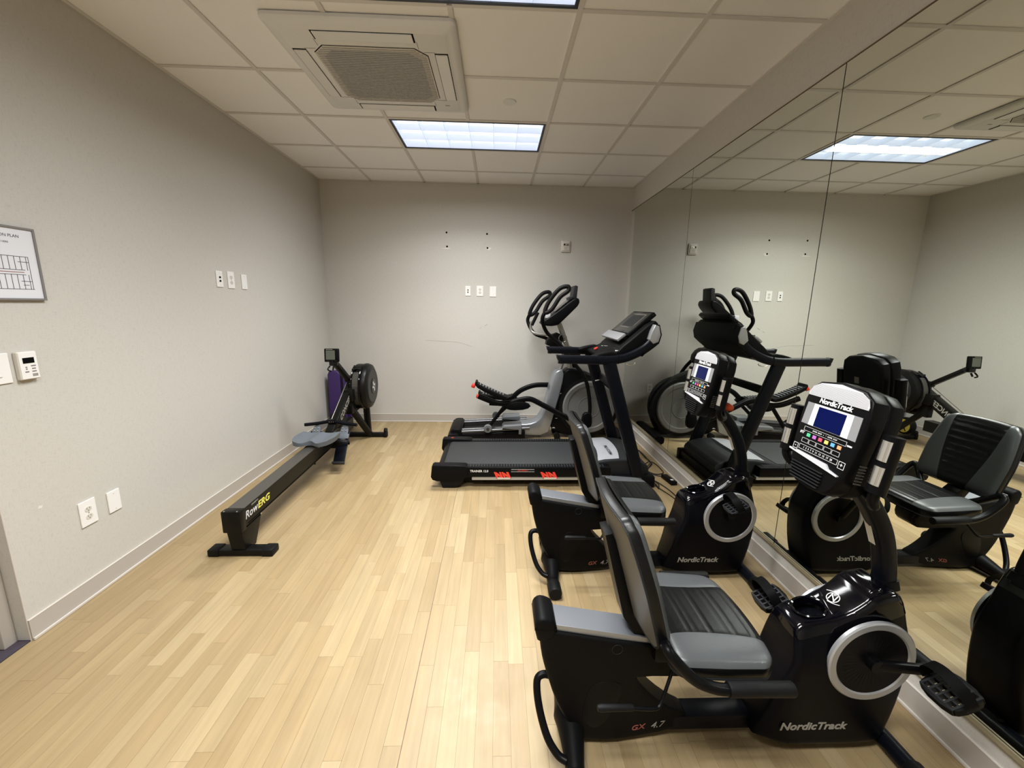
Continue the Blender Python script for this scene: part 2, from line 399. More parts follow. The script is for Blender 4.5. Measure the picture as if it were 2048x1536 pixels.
# base mouldings: body, bright top edge, shoe
def base(name, x0, x1, y0, y1, side):
    bm = new()
    hh, t, s = 0.098, 0.008, 0.016
    if side == 'l': box(bm, x0, x0 + t, y0, y1, 0, hh)
    elif side == 'b': box(bm, x0, x1, y0 - t, y0, 0, hh)
    else: box(bm, x0 - t, x0, y0, y1, 0, hh)
    o = struct(name, bm, 'base')
    bm = new(); bt = new()
    if side == 'l': box(bm, x0 + t, x0 + s, y0, y1, 0, 0.014, bev=.003); box(bt, x0, x0 + t + .001, y0, y1, hh, hh + .0025)
    elif side == 'b': box(bm, x0, x1, y0 - s, y0 - t, 0, 0.014, bev=.003); box(bt, x0, x1, y0 - t - .001, y0, hh, hh + .0025)
    else: box(bm, x0 - s, x0 - t, y0, y1, 0, 0.014, bev=.003); box(bt, x0 - t - .001, x0, y0, y1, hh, hh + .0025)
    obj('shoe_moulding', bm, 'basetop', o, smooth=False); obj('top_edge', bt, 'basetop', o, smooth=False)
base('baseboard_left', 0, 0, -3.45, -0.0, 'l')
base('baseboard_back', 0.02, W - 0.016, 0, 0, 'b')
base('baseboard_right', W + 0.003, 0, YN, -0.0, 'r')
B('corner_bead', 'basetop', wl, lambda b: cyl(b, (-0.001, -3.450, 0), (-0.001, -3.450, H), 0.0025, n=8))

# mirror panels on the right wall
ym = [-0.115, -1.552, -3.030, -4.508, -5.986]
for i in range(4):
    bm = new(); box(bm, W - 0.003, W + 0.003, ym[i + 1] + 0.0027, ym[i] - 0.0027, 0.178, 2.585)
    o = obj('wall_mirror', bm, 'mirror', smooth=False)
    nm = ['small end wall mirror panel reaching into the far corner', 'tall wall mirror panel behind the treadmill, between the two seams', 'big wall mirror panel behind the two recumbent bikes, right of the dark seam', 'tall wall mirror panel nearest the camera'][i]
    tag(o, nm, 'mirror', 'frameless mirror panels on the right wall')
    B('ground_edge', 'seamline', o, lambda b: box(b, W - 0.0025, W + 0.0028, ym[i + 1] - 0.0026, ym[i + 1] + 0.0026, 0.178, 2.585), smooth=False)
bm = new(); box(bm, W - 0.012, W + 0.003, -5.99, -0.002, 0.166, 0.1765, bev=.002); box(bm, W - 0.012, W - 0.005, -5.99, -0.002, 0.1766, 0.185); o = struct('trim_1', bm, 'chan')
bm = new(); box(bm, W - 0.006, W + 0.003, -5.99, -0.002, 2.586, 2.590); o = struct('trim_2', bm, 'seam')

# ceiling: backing, tiles, tees
bm = new(); box(bm, -0.3, W + 0.3, YN - 0.2, 0.2, H + 0.10, H + 0.16); ceil = struct('ceiling', bm, 'tile')
gx = [0.0] + [G0 + k * T for k in range(1, 6)] + [W + 0.003]
gy = [y for y in ROW if y > YN] + [YN]
AC = (0.874, 1.820, -2.790, -1.835)
def in_fix(xc, yc):
    for fx, fy in FIX:
        if abs(xc - fx) < T and abs(yc - fy) < T / 2: return True
    return False
tile_cache = {}
for i in range(len(gx) - 1):
    for j in range(len(gy) - 1):
        x0, x1, y1, y0 = gx[i], gx[i + 1], gy[j], gy[j + 1]; xc, yc = (x0 + x1) / 2, (y0 + y1) / 2
        if in_fix(xc, yc): continue
        key = (round(x1 - x0, 3), round(y1 - y0, 3))
        if key not in tile_cache:
            bm = new(); a, b_ = (x1 - x0) / 2 - .001, (y1 - y0) / 2 - .001; box(bm, -a, a, -b_, b_, 0.005, 0.020)
            o = obj('ceiling_tile', bm, 'tile', ceil, smooth=False); tile_cache[key] = o
        else:
            o = tile_cache[key].copy(); COL.objects.link(o)
        o.location = (xc, yc, H)
tw = 0.012
for k in range(1, 6):
    xc = gx[k]
    segs = [(YN, 0.0)]
    if k == 3:                                     # the middle line stops at each lamp
        cuts = sorted([(fy - T / 2, fy + T / 2) for fx, fy in FIX]); segs = []; y = YN
        for a, b_ in cuts: segs.append((y, a)); y = b_
        segs.append((y, 0.0))
    bm = new()
    for a, b_ in segs: box(bm, xc - tw, xc + tw, a, b_, H - 0.001, H + 0.004); box(bm, xc - .002, xc + .002, a, b_, H + 0.004, H + 0.03)
    obj('tee_bar', bm, 'tee', ceil, smooth=False)
for y in gy[1:-1]:
    bm = new()
    for k in range(6):
        xa, xb = gx[k], gx[k + 1]
        box(bm, xa + (tw if k else 0), xb - (tw if k < 5 else 0), y - tw, y + tw, H - 0.0005, H + 0.004)
    obj('cross_tee', bm, 'tee', ceil, smooth=False)
bm = new(); box(bm, 0, .02, -3.45, 0, H - .001, H + .004); box(bm, .02, W - .02, -.02, 0, H - .001, H + .004); box(bm, W - .017, W + .003, YN, 0, H - .001, H + .004)
obj('wall_angle', bm, 'tee', ceil, smooth=False)

# ------------------------------------------------------------------ recessed lamps
def lamp(i, fx, fy):
    lab = ['lit recessed troffer lamp nearer the far wall, beyond the air conditioner', 'lit recessed troffer lamp at the top edge of the view', 'lit recessed troffer lamp above the photographer, farthest from the far wall'][i]
    t = thing('ceiling_lamp', lab, 'ceiling light', (fx, fy, H), 0, 'recessed fluorescent troffers')
    a, b_ = T - 0.014, T / 2 - 0.014
    def fr(b):
        box(b, -a, a, -b_, -b_ + .017, -.002, .012); box(b, -a, a, b_ - .017, b_, -.002, .012); box(b, -a, -a + .017, -b_ + .017, b_ - .017, -.002, .012); box(b, a - .017, a, -b_ + .017, b_ - .017, -.002, .012)
    B('frame', 'lampframe', t, fr, smooth=False)
    def hs(b):
        for s in (-1, 1): box(b, min(s * a, s * (a + .003)), max(s * a, s * (a + .003)), -b_, b_, .0, .085); box(b, -a, a, min(s * b_, s * (b_ + .003)), max(s * b_, s * (b_ + .003)), .0, .085)
    B('housing', 'white', t, hs, smooth=False)
    A, Bq = a - .018, b_ - .018
    B('diffuser', 'glow', t, lambda b: box(b, -a, a, -b_, b_, .078, .084), smooth=False)
    # parabolic louver: tapered blades, 6 x 3 cells
    def bl(b, p0, p1, nrm, zt):
        p0, p1, nn = Vector(p0), Vector(p1), Vector(nrm)
        prof = [(.0015, .004), (.004, .020), (.011, zt)]
        P = prof + [(-q[0], q[1]) for q in prof[::-1]]
        r0 = [b.verts.new(p0 + nn * u + Vector((0, 0, v))) for u, v in P]; r1 = [b.verts.new(p1 + nn * u + Vector((0, 0, v))) for u, v in P]
        skin(b, [r0, r1])
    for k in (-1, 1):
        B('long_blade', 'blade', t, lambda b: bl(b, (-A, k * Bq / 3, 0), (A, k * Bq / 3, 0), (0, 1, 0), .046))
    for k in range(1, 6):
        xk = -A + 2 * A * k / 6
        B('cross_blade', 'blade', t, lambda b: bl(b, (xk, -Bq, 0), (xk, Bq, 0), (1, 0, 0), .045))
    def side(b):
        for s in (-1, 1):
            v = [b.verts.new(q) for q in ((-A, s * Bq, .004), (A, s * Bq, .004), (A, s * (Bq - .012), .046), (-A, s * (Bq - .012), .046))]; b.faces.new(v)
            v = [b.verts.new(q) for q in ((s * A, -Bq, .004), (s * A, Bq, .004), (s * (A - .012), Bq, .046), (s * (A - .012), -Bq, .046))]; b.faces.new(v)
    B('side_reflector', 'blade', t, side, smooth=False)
    for yy, sp, pw in ((-.16, 112, .33), (0, 165, .34), (.16, 136, .33)):      # added area lights below the louver, spreads mixed to soften the wall gradient
        ld = bpy.data.lights.new('spread_light', 'AREA'); ld.shape = 'RECTANGLE'; ld.size = 1.08; ld.size_y = 0.14; ld.energy = LAMP_POWER * pw
        ld.color = (0.985, 0.99, 0.975); ld.spread = math.radians(sp)
        lo = bpy.data.objects.new('spread_light', ld); COL.objects.link(lo); lo.parent = t; lo.location = (0, yy, .001)
for i, (fx, fy) in enumerate(FIX): lamp(i, fx, fy)

# ------------------------------------------------------------------ ceiling cassette air conditioner
def cassette():
    x0, x1, y0, y1 = AC; cx, cy = (x0 + x1) / 2, (y0 + y1) / 2; hx, hy = (x1 - x0) / 2, (y1 - y0) / 2
    t = thing('air_conditioner', 'square white ceiling cassette air conditioner with a grey grille', 'air conditioner', (cx, cy, H))
    def body(b):
        def rr(px, py, r, n=5):
            pts = []
            for (sx, sy, a0) in ((1, 1, 0), (-1, 1, 90), (-1, -1, 180), (1, -1, 270)):
                for k in range(n + 1):
                    a = math.radians(a0 + 90 * k / n); pts.append((sx * (px - r) + r * math.cos(a), sy * (py - r) + r * math.sin(a)))
            return pts
        L = [(rr(hx, hy, .03), -.001), (rr(hx, hy, .03), -.016), (rr(hx - .006, hy - .006, .03), -.024), (rr(hx - .035, hy - .035, .02), -.034), (rr(hx - .055, hy - .055, .02), -.036), (rr(hx - .06, hy - .06, .02), -.040)]
        rings = [[b.verts.new((x, y, z)) for x, y in q] for q, z in L]; skin(b, rings, caps=False); b.faces.new(rings[-1]); b.faces.new(rings[0][::-1])
    B('cover_panel', 'acw', t, body)
    Z = -.0405
    gxr, gyr, c = .300, .292, .062
    octo = [(-gxr + c, -gyr), (gxr - c, -gyr), (gxr, -gyr + c), (gxr, gyr - c), (gxr - c, gyr), (-gxr + c, gyr), (-gxr, gyr - c), (-gxr, -gyr + c)]
    def poly(b, pts, z0, z1): skin(b, [[b.verts.new((x, y, z0)) for x, y in pts], [b.verts.new((x, y, z1)) for x, y in pts]])
    B('grille_gap', 'slot', t, lambda b: poly(b, [(x * 1.012, y * 1.012) for x, y in octo], Z, Z - .0006), smooth=False)
    g = B('intake_grille', 'ivory', t, lambda b: poly(b, octo, Z, Z - .004), smooth=False)
    B('filter_panel', 'acg', g, lambda b: poly(b, [(x * .87, y * .87) for x, y in octo], Z - .004, Z - .0046), smooth=False)
    # grille bars run along x
    n = 34
    def bars(b):
        for k in range(n):
            y = -gyr + .012 + (2 * gyr - .024) * k / (n - 1); lim = gxr - .006 - max(0, abs(y) - (gyr - c)); box(b, -lim, lim, y - .0022, y + .0022, Z - .0075, Z - .0046)
    o = B('grille_bars', 'acbar', g, bars, smooth=False); o['kind'] = 'stuff'
    # four outlet flaps, each in a dark slot, with corner notches
    for k, (ux, uy) in enumerate(((0, -1), (1, 0), (0, 1), (-1, 0))):
        ang = math.atan2(uy, ux) + PI / 2; m = Matrix.Rotation(ang, 4, 'Z')
        dd = 0.375 if ux else 0.378
        B('outlet_slot', 'slot', t, lambda b: box(b, -.255, .255, -dd - .036, -dd + .036, Z - .0008, Z, m=m), smooth=False)
        B('outlet_flap', 'acw', t, lambda b: box(b, -.247, .247, -dd - .032, -dd + .033, Z - .005, Z + .004, m=m @ Matrix.Translation((0, 0, 0)), bev=.002), smooth=False)
        for q in (-.2612, .2612): B('corner_joint', 'slot', t, lambda b: box(b, q - .0008, q + .0008, -dd + .03, -dd + .09, Z - .0004, Z, m=m), smooth=False)
    B('maker_badge', 'greylet', t, lambda b: box(b, .325, .355, .330, .337, Z - .001, Z, m=Matrix.Translation((.0, 0, 0))), smooth=False)
cassette()
bm = new(); lathe(bm, [(.046, 0), (.046, -.003), (.043, -.006), (.001, -.006)], (2.106, -1.961, H + .005), (0, 0, 1), 32)
tag(obj('sprinkler_cover', bm, 'acw'), 'small round concealed sprinkler cover plate on the ceiling', 'sprinkler cover')

# ------------------------------------------------------------------ wall plates and other wall things
def wall_m(side, a, z):
    if side == 'b': return basis((a, -0.0005, z), (1, 0, 0), (0, 0, 1))       # local z points into the room
    return basis((0.0005, a, z), (0, 1, 0), (0, 0, 1))
def plate(kind, side, a, z, label, wd=.070, ht=.115):
    t = thing({'coax': 'socket_plate', 'outlet': 'power_outlet', 'blank': 'blank_plate', 'switch': 'switch_plate'}[kind], label, {'coax': 'wall socket', 'outlet': 'outlet', 'blank': 'wall plate', 'switch': 'light switch'}[kind])
    m = wall_m(side, a, z)
    def P(b): box(b, -wd / 2, wd / 2, -ht / 2, ht / 2, 0, .006, m=m, bev=.002)
    B('cover', 'white', t, P, smooth=False)
    def scr(b, ys):
        for y in ys: cyl(b, m @ Vector((0, y, .006)), m @ Vector((0, y, .0072)), .0032, n=12)
    if kind == 'coax':
        for y in (.013, -.013): 
            B('jack', 'slot', t, lambda b: (cyl(b, m @ Vector((0, y, .005)), m @ Vector((0, y, .012)), .0065, n=16)))
        B('screw', 'ivory', t, lambda b: scr(b, (.044, -.044)))
    elif kind == 'outlet':
        for y in (.0195, -.0195):
            r = B('receptacle', 'ivory', t, lambda b: prism(b, chaikin([(-.017, -.013), (.017, -.013), (.017, .013), (-.017, .013)], 2), 0, .0015, m=m @ Matrix.Translation((0, y, .0060)) @ Matrix(((1, 0, 0, 0), (0, 0, 1, 0), (0, 1, 0, 0), (0, 0, 0, 1)))))
            B('slot', 'frame', r, lambda b: (box(b, -.008, -.0055, y - .001, y + .008, .0070, .0080, m=m), box(b, .0055, .008, y - .001, y + .008, .0070, .0080, m=m), cyl(b, m @ Vector((0, y - .007, .007)), m @ Vector((0, y - .007, .008)), .003, n=10)), smooth=False)
        B('screw', 'greylet', t, lambda b: scr(b, (0,)))
    elif kind == 'blank': B('screw', 'ivory', t, lambda b: scr(b, (.042, -.042)))
    elif kind == 'switch':
        B('rocker', 'white', t, lambda b: box(b, -.017, .017, -.033, .033, .006, .010, m=m, bev=.001), smooth=False)
    return t
plate('coax', 'b', 1.681, 1.635, 'narrow white plate with two black jacks on the far wall', .062)
plate('outlet', 'b', 1.825, 1.637, 'white power outlet in the middle of three plates, far wall', .078, .120)
plate('blank', 'b', 1.982, 1.632, 'blank white cover plate beside the outlet on the far wall', .078, .120)
plate('coax', 'l', -1.916, 1.634, 'narrow white plate with two dark jacks, high on the left wall', .070)
plate('outlet', 'l', -1.784, 1.634, 'white power outlet high on the left wall between two plates', .078, .125)
plate('blank', 'l', -1.618, 1.628, 'blank white cover plate high on the left wall, nearest the rower', .070)
plate('outlet', 'l', -3.119, .433, 'white power outlet low on the left wall, near the door', .083, .128)
plate('blank', 'l', -2.979, .426, 'blank white cover plate low on the left wall, right of the outlet', .070)
plate('switch', 'l', -3.365, 1.193, 'white switch plate at the left edge beside the thermostat', .105, .125)
plate('outlet', 'b', 3.225, .46, 'white outlet low on the far wall behind the elliptical', .07)
def thermostat():
    t = thing('thermostat', 'ivory wall thermostat with a small dark display and buttons', 'thermostat')
    m = wall_m('l', -3.257, 1.195)
    B('body', 'ivory', t, lambda b: (box(b, -.037, .037, -.060, .060, 0, .020, m=m, bev=.004)), smooth=False)
    B('face', 'white', t, lambda b: (box(b, -.034, .034, -.057, .057, .020, .022, m=m, bev=.001)), smooth=False)
    B('display', 'slot', t, lambda b: box(b, -.022, .022, .010, .034, .022, .0228, m=m), smooth=False)
    for (u, v, a) in ((.015, -.002, .009), (.015, -.014, .007), (.015, -.026, .008), (-.013, -.026, .007), (-.013, -.006, .003), (-.013, -.014, .003)):
        B('button', 'frame', t, lambda b: box(b, u - a, u + a, v - .0022, v + .0022, .022, .0232, m=m), smooth=False)
    B('maker_badge', 'greylet', t, lambda b: box(b, .006, .027, -.048, -.036, .022, .0225, m=m), smooth=False)
thermostat()
def plan():
    t = thing('evacuation_plan', 'grey-framed evacuation floor plan on the left wall', 'sign')
    yc, zc = -3.262, 1.622; hw, hh = .138, .152
    m = wall_m('l', yc, zc)
    def F(b):
        for q in ((-hw, hw, -hh, -hh + .009), (-hw, hw, hh - .009, hh), (-hw, -hw + .009, -hh + .009, hh - .009), (hw - .009, hw, -hh + .009, hh - .009)): box(b, *q, 0, .014, m=m, bev=.001)
    B('frame', 'frame', t, F, smooth=False)
    B('sheet', 'paper', t, lambda b: box(b, -hw + .009, hw - .009, -hh + .009, hh - .009, 0, .009, m=m), smooth=False)
    def ln(b, u0, v0, u1, v1, w_=.0011): box(b, min(u0, u1) - w_, max(u0, u1) + w_, min(v0, v1) - w_, max(v0, v1) + w_, .009, .0094, m=m)
    def L(b):
        ln(b, -.11, -.105, .098, -.105); ln(b, .095, -.105, .095, .03); ln(b, -.11, .03, .095, .03); ln(b, -.11, -.105, -.11, .03)
        ln(b, -.11, -.025, .075, -.025); ln(b, -.11, -.045, .075, -.045)
        for k in range(9): ln(b, -.09 + k * .022, -.105, -.09 + k * .022, -.045); ln(b, -.09 + k * .022, -.025, -.09 + k * .022, .03)
        ln(b, .055, -.072, .095, -.072); ln(b, .055, .008, .095, .008); ln(b, .06, -.088, .08, -.088)
    o = B('plan_lines', 'ink', t, L, smooth=False); o['kind'] = 'stuff'
    B('route_line', 'dimlet', t, lambda b: ln(b, -.10, -.035, .07, -.035, .0013), smooth=False)
    for k, (s, v, sz) in enumerate((('EVACUATION PLAN', .112, .017), ('YOU ARE HERE', .085, .010))):
        obj('lettering', text_bm(s, sz, .0002, m=m @ Matrix.Translation((-.0, v, .0094))), 'ink', t, smooth=False)
plan()
def strobe():
    t = thing('alarm_strobe', 'small ivory fire alarm strobe on the far wall', 'alarm')
    m = wall_m('b', 2.841, 2.172)
    B('body', 'ivory', t, lambda b: (box(b, -.056, .056, -.066, .066, 0, .022, m=m, bev=.010), box(b, -.042, .042, -.052, .052, .022, .030, m=m, bev=.006)))
    B('strobe_lens', 'chrome', t, lambda b: box(b, -.034, .034, .006, .030, .030, .040, m=m, bev=.004), smooth=False)
    B('dark_window', 'slot', t, lambda b: (box(b, -.026, -.010, .009, .027, .0395, .0408, m=m), box(b, .012, .022, .009, .018, .0395, .0408, m=m)), smooth=False)
    B('horn_grille', 'greylet', t, lambda b: [box(b, -.022, .022, -.012 - k * .009, -.009 - k * .009, .030, .0312, m=m) for k in range(4)], smooth=False)
strobe()
# holes, patches and scuffs left in the far wall
for (x, z) in ((1.433, 2.300), (1.907, 2.294), (1.437, 2.143), (1.913, 2.136)):
    B('anchor_hole', 'slot', wb, lambda b: cyl(b, (x, -.0012, z), (x, .0, z), .011, n=16), smooth=False)
B('bare_patch', 'patch', wb, lambda b: plane_poly(b, [(x, -.0006, z) for x, z in ((1.355, 2.119), (1.40, 2.116), (1.475, 2.117), (1.478, 2.123), (1.445, 2.128), (1.43, 2.134), (1.42, 2.125))]), smooth=False)
B('bare_patch', 'patch', wb, lambda b: plane_poly(b, [(x, -.0006, z) for x, z in ((1.890, 2.134), (1.90, 2.122), (1.92, 2.112), (1.938, 2.112), (1.95, 2.128), (1.962, 2.140), (1.945, 2.143), (1.93, 2.138), (1.905, 2.140))]), smooth=False)
B('scuff_mark', 'scuff', wb, lambda b: tube(b, [(1.152, -.0005, 1.039), (1.335, -.0005, 1.029), (1.52, -.0005, 1.022), (1.64, -.0005, .995), (1.734, -.0005, .967)], .0014, n=4, ry=.0006))
B('scuff_mark', 'scuff', wb, lambda b: (tube(b, [(1.882, -.0005, 1.222), (1.917, -.0005, 1.245)], .0024, n=4, ry=.0005, k=1), tube(b, [(1.814, -.0005, 1.186), (1.842, -.0005, 1.205)], .0018, n=4, ry=.0005, k=1)))
B('bare_patch', 'patch', wl, lambda b: plane_poly(b, [(.0006, y, z) for y, z in ((-3.322, .560), (-3.306, .556), (-3.300, .566), (-3.315, .572))]), smooth=False)

# ------------------------------------------------------------------ recumbent bike (local x = towards the mirror, -y = towards the camera)
NEAR = lambda x, y, z: basis((x, y, z), (1, 0, 0), (0, 0, 1))          # lettering on a side that faces the camera
FAR = lambda x, y, z: basis((x, y, z), (-1, 0, 0), (0, 0, 1))
def make_bike():
    t = thing('recumbent_bike', 'x', 'exercise bike', (0, 0, 0), 0, 'two black recumbent exercise bikes facing the mirror')
    # rear housing: tall rear leg with the seat rail box
    prof = [(-.070, .44), (-.074, .465), (-.03, .455), (.26, .402), (.40, .385), (.48, .37), (.525, .340), (.515, .298), (.470, .268), (.262, .274), (.268, .255), (.305, .205), (.355, .155), (.41, .115), (.458, .092), (.466, .062), (.44, .038), (.33, .020), (.10, .018), (.07, .045), (.044, .082), (.014, .134), (-.013, .195), (-.049, .314), (-.062, .371)]
    def leg_taper(v):
        if v.co.z < .262: v.co.y *= 1 - .45 * max(0, min(1, (v.co.x - .2) / .25)) * min(1, (.262 - v.co.z) / .03)
    h = B('rear_housing', 'matte', t, lambda b: prism(b, prof, -.058, .058, r=.012, ch=1, half=leg_taper))
    for s in (-1, 1):
        mm = (NEAR if s < 0 else FAR)
        # model lettering near the foot of the housing
        for txt, sz, sh, bo, xx, mtl, lb in (('GX', .028, .25, .0002, .280, 'dimlet', 'dull red printed letters'), ('4.7', .033, .3, -.0003, .350, 'greylet', 'thin grey printed figures')):
            xx = xx if s < 0 else .63 - xx
            yy = .058 * (1 - .45 * max(0, (xx - .2) / .25)) + .0012
            mt_ = basis((xx, s * yy, .064), (-s, .104, 0), (0, 0, 1))
            obj('model_lettering', text_bm(txt, sz, .0006, sh, bo, m=mt_ @ Matrix.Rotation(.05, 4, 'Z'), sx=1.2), mtl, h, smooth=False, label=lb)
    for s in (-1, 1): B('side_relief', 'black', h, lambda b: prism(b, [(.075, .12), (.10, .24), (.14, .262), (.21, .258), (.215, .21), (.19, .16), (.16, .09), (.12, .07)], min(s * .0570, s * .0588), max(s * .0570, s * .0588), r=.0005, ch=2))
    for s in (-1, 1): B('round_plug', 'dgrey', h, lambda b: annulus(b, (.187, s * .0578, .385), (0, s, 0), .0165, .018, .0012, 32))
    cap = B('end_cap', 'matte', t, lambda b: (prism(b, [(-.074, .41), (-.086, .46), (-.086, .488), (-.066, .505), (-.040, .500), (-.016, .484), (-.014, .44), (-.03, .42)], -.060, .060, r=.012, ch=1)))
    B('parting_line', 'slot', cap, lambda b: box(b, -.0862, -.0135, -.0605, .0605, .4630, .4644), smooth=False)
    # sloping silver rail
    B('seat_rail', 'brush', t, lambda b: prism(b, [(-.016, .472), (.46, .388), (.46, .350), (-.016, .445)], -.047, .047, r=.002))
    B('rail_slot', 'black', t, lambda b: prism(b, [(-.014, .446), (.44, .362), (.44, .350), (-.014, .428)], -.052, .052, r=.002))
    # rear foot bar
    rs = B('rear_stabilizer', 'matte', t, lambda b: (cyl(b, (.045, -.20, .036), (.045, .20, .036), .030, n=24), tube(b, [(.045, -.165, .037), (.052, 0, .062), (.045, .165, .037)], .033, n=20, k=10, taper=lambda u: .92 + .75 * max(0, 1 - abs(2 * u - 1) * 1.15) ** 1.4)))
    for s in (-1, 1): B('end_cap', 'rubber', rs, lambda b: lathe(b, [(.001, .266), (.031, .266), (.035, .258), (.035, .19), (.031, .185), (.001, .185)], (.045, 0, .036), (0, s, 0), 24), label='round rubber end cap')
    B('rear_handle', 'black', t, lambda b: tube(b, [(-.01, -.01, .235), (-.045, -.005, .240), (-.068, -.015, .225), (-.064, -.05, .165), (-.040, -.095, .095), (-.008, -.125, .058), (.02, -.14, .050)], .0125, n=12))
    # main beam
    B('frame_beam', 'navy', t, lambda b: (box(b, .36, .76, -.036, .036, .030, .086, bev=.006)))
    # front housing
    fp = [(.672, .03), (.690, .10), (.712, .17), (.724, .24), (.750, .30), (.766, .36), (.768, .42), (.778, .462), (.82, .477), (.89, .493), (.940, .520), (.975, .550), (1.0, .576), (1.045, .590), (1.085, .594), (1.115, .552), (1.155, .445), (1.174, .37), (1.168, .26), (1.148, .15), (1.118, .05), (1.09, .025)]
    def fh(v):
        x, z = v.co.x, v.co.z
        s = 1.0
        s *= 1 - .25 * max(0, min(1, (.775 - x) / .09)) ** 1.5          # narrows towards the seat
        k = max(0, min(1, (z - .36) / .11))
        s *= 1 - k * (.15 + .24 * max(0, min(1, (1.02 - x) / .24)) ** 1.3)       # top tapers to a rounded nose round the cup
        if v.co.y > 0: s *= .80
        if x > 1.03: s *= 1 - .22 * ((x - 1.03) / .145) ** 2
        v.co.y *= s
    def cutz(b, keep_top):
        prism(b, fp, -.102, .102, r=.024, ch=1, steps=4, half=fh)
        r = bmesh.ops.bisect_plane(b, geom=b.verts[:] + b.edges[:] + b.faces[:], plane_co=(.70, 0, .405), plane_no=(-.28, 0, 1), clear_inner=keep_top, clear_outer=not keep_top)
        bmesh.ops.holes_fill(b, edges=[e for e in b.edges if e.is_boundary], sides=0)
        if keep_top:
            for v in b.verts: v.co = Vector((.9, 0, .4)) + (v.co - Vector((.9, 0, .4))) * 1.006
    fhs = B('front_housing', 'satin', t, lambda b: cutz(b, False), ang=50)
    tc = B('top_cover', 'gloss', t, lambda b: cutz(b, True), ang=50, label='glossy black top cover')
    cm = basis((.858, 0, .486), (1, 0, .2), (0, 1, 0))
    cut = B('cutter', 'gloss', None, lambda b: skin(b, [[b.verts.new(cm @ Vector((.041 * 1.15 * math.cos(2 * PI * i / 40), .041 * math.sin(2 * PI * i / 40), z))) for i in range(40)] for z in (-.055, .05)]))
    bo = tc.modifiers.new('cup', 'BOOLEAN'); bo.operation = 'DIFFERENCE'; bo.object = cut; bo.solver = 'EXACT'
    bpy.context.view_layer.update(); me = bpy.data.meshes.new_from_object(tc.evaluated_get(bpy.context.evaluated_depsgraph_get()))
    tc.modifiers.clear(); me.name = 'top_cover'; tc.data = me; bpy.data.objects.remove(cut)
    
    for s in (-1, 1):
        m = NEAR(.852, -.1022, .116) if s < 0 else FAR(.852, .0820, .116)
        obj('brand_lettering', text_bm('NordicTrack', .040, .0006, .22, .0011, m=m, sx=1.08), 'greylet', fhs, smooth=False, label='grey printed brand lettering')
    # cup holder: glossy rim round a dark oval well
    cm = basis((.858, 0, .486), (1, 0, .2), (0, 1, 0))
    def rim(b):
        R = []
        for (q, z) in ((.046, -.004), (.050, .004), (.046, .007), (.041, .004), (.039, -.006)):
            R.append([b.verts.new(cm @ Vector((q * 1.15 * math.cos(2 * PI * i / 40), q * math.sin(2 * PI * i / 40), z))) for i in range(40)])
        skin(b, R, closed=True)
    ch_ = B('cup_holder', 'gloss', t, rim)
    # emblem: ring, N and two swept strokes
    em = basis((.938, .0, .522), (.25, -1, .1), (1, .25, .62))
    def emb(b):
        annulus(b, em @ Vector((0, 0, 0)), em.col[2].to_3d(), .0175, .0200, .0012, 32)
        box(b, -.0105, -.0075, -.013, .013, 0, .0015, m=em); box(b, .0075, .0105, -.013, .013, 0, .0015, m=em)
        box(b, -.0016, .0016, -.0165, .0165, 0, .0015, m=em @ Matrix.Rotation(math.radians(40), 4, 'Z'))
        for s in (-1, 1): tube(b, [em @ Vector(q) for q in ((s * -.031, s * .014, .001), (s * -.012, s * .0205, .001), (s * .006, s * .0215, .001))], .0012, n=5, k=4)
    B('emblem', 'whitelet', fhs, emb)
    B('tray_ridge', 'gloss', t, lambda b: prism(b, [(.985, .53), (1.0, .578), (1.02, .594), (1.05, .596), (1.07, .56)], -.062, .052, r=.012, ch=1))
    # crank discs
    for s in (-1, 1):
        so = -.022 if s > 0 else 0
        d = B('side_disc', 'black', t, lambda b: lathe(b, [(.001, .1045), (.10, .1045), (.118, .106), (.120, .102), (.120, .090), (.001, .090)], (1.007, so, .369), (0, s, 0), 48))
        B('silver_ring', 'silver', d, lambda b: annulus(b, (1.007, s * .096 + so, .369), (0, s, 0), .118, .145, .014, 56), label='silver trim ring')
        B('disc_vent', 'black', d, lambda b: [box(b, .03, .095, -.0006, .0006, -.0002, .0006, m=Matrix.Translation((1.007, s * .1047 + so, .369)) @ Matrix.Rotation(-2 * PI * k / 36, 4, 'Y') @ Matrix(((1, 0, 0, 0), (0, 0, 1, 0), (0, 1, 0, 0), (0, 0, 0, 1)))) for k in range(36)], smooth=False)
    # mast
    B('mast', 'navy', t, lambda b: tube(b, [(1.105, 0, .555), (1.095, 0, .64), (1.062, 0, .76), (1.005, 0, .86), (.93, 0, .95), (.90, 0, .985)], .029, ry=.030, n=18, up=(0, 1, 0), power=3))
    B('mast_boot', 'black', t, lambda b: tube(b, [(1.107, 0, .572), (1.105, 0, .602)], .037, ry=.038, n=18, up=(0, 1, 0), k=1, power=3, taper=lambda u: 1 - .15 * u))
    B('warning_sticker', 'ivory', t, lambda b: box(b, -.0006, .0006, -.012, .012, -.045, .045, m=Matrix.Translation((1.026, .006, .765)) @ Matrix.Rotation(math.radians(-22), 4, 'Y'), bev=.0), smooth=False)
    # front foot bar
    fs_ = B('front_stabilizer', 'navy', t, lambda b: (cyl(b, (1.135, -.20, .034), (1.135, .20, .034), .028, n=24), box(b, 1.04, 1.15, -.06, .06, .02, .075, bev=.015)))
    for s in (-1, 1): B('end_cap', 'rubber', fs_, lambda b: lathe(b, [(.001, .268), (.027, .268), (.034, .258), (.034, .18), (.029, .172), (.001, .172)], (1.135, 0, .034), (0, s, 0), 24), label='round rubber end cap')
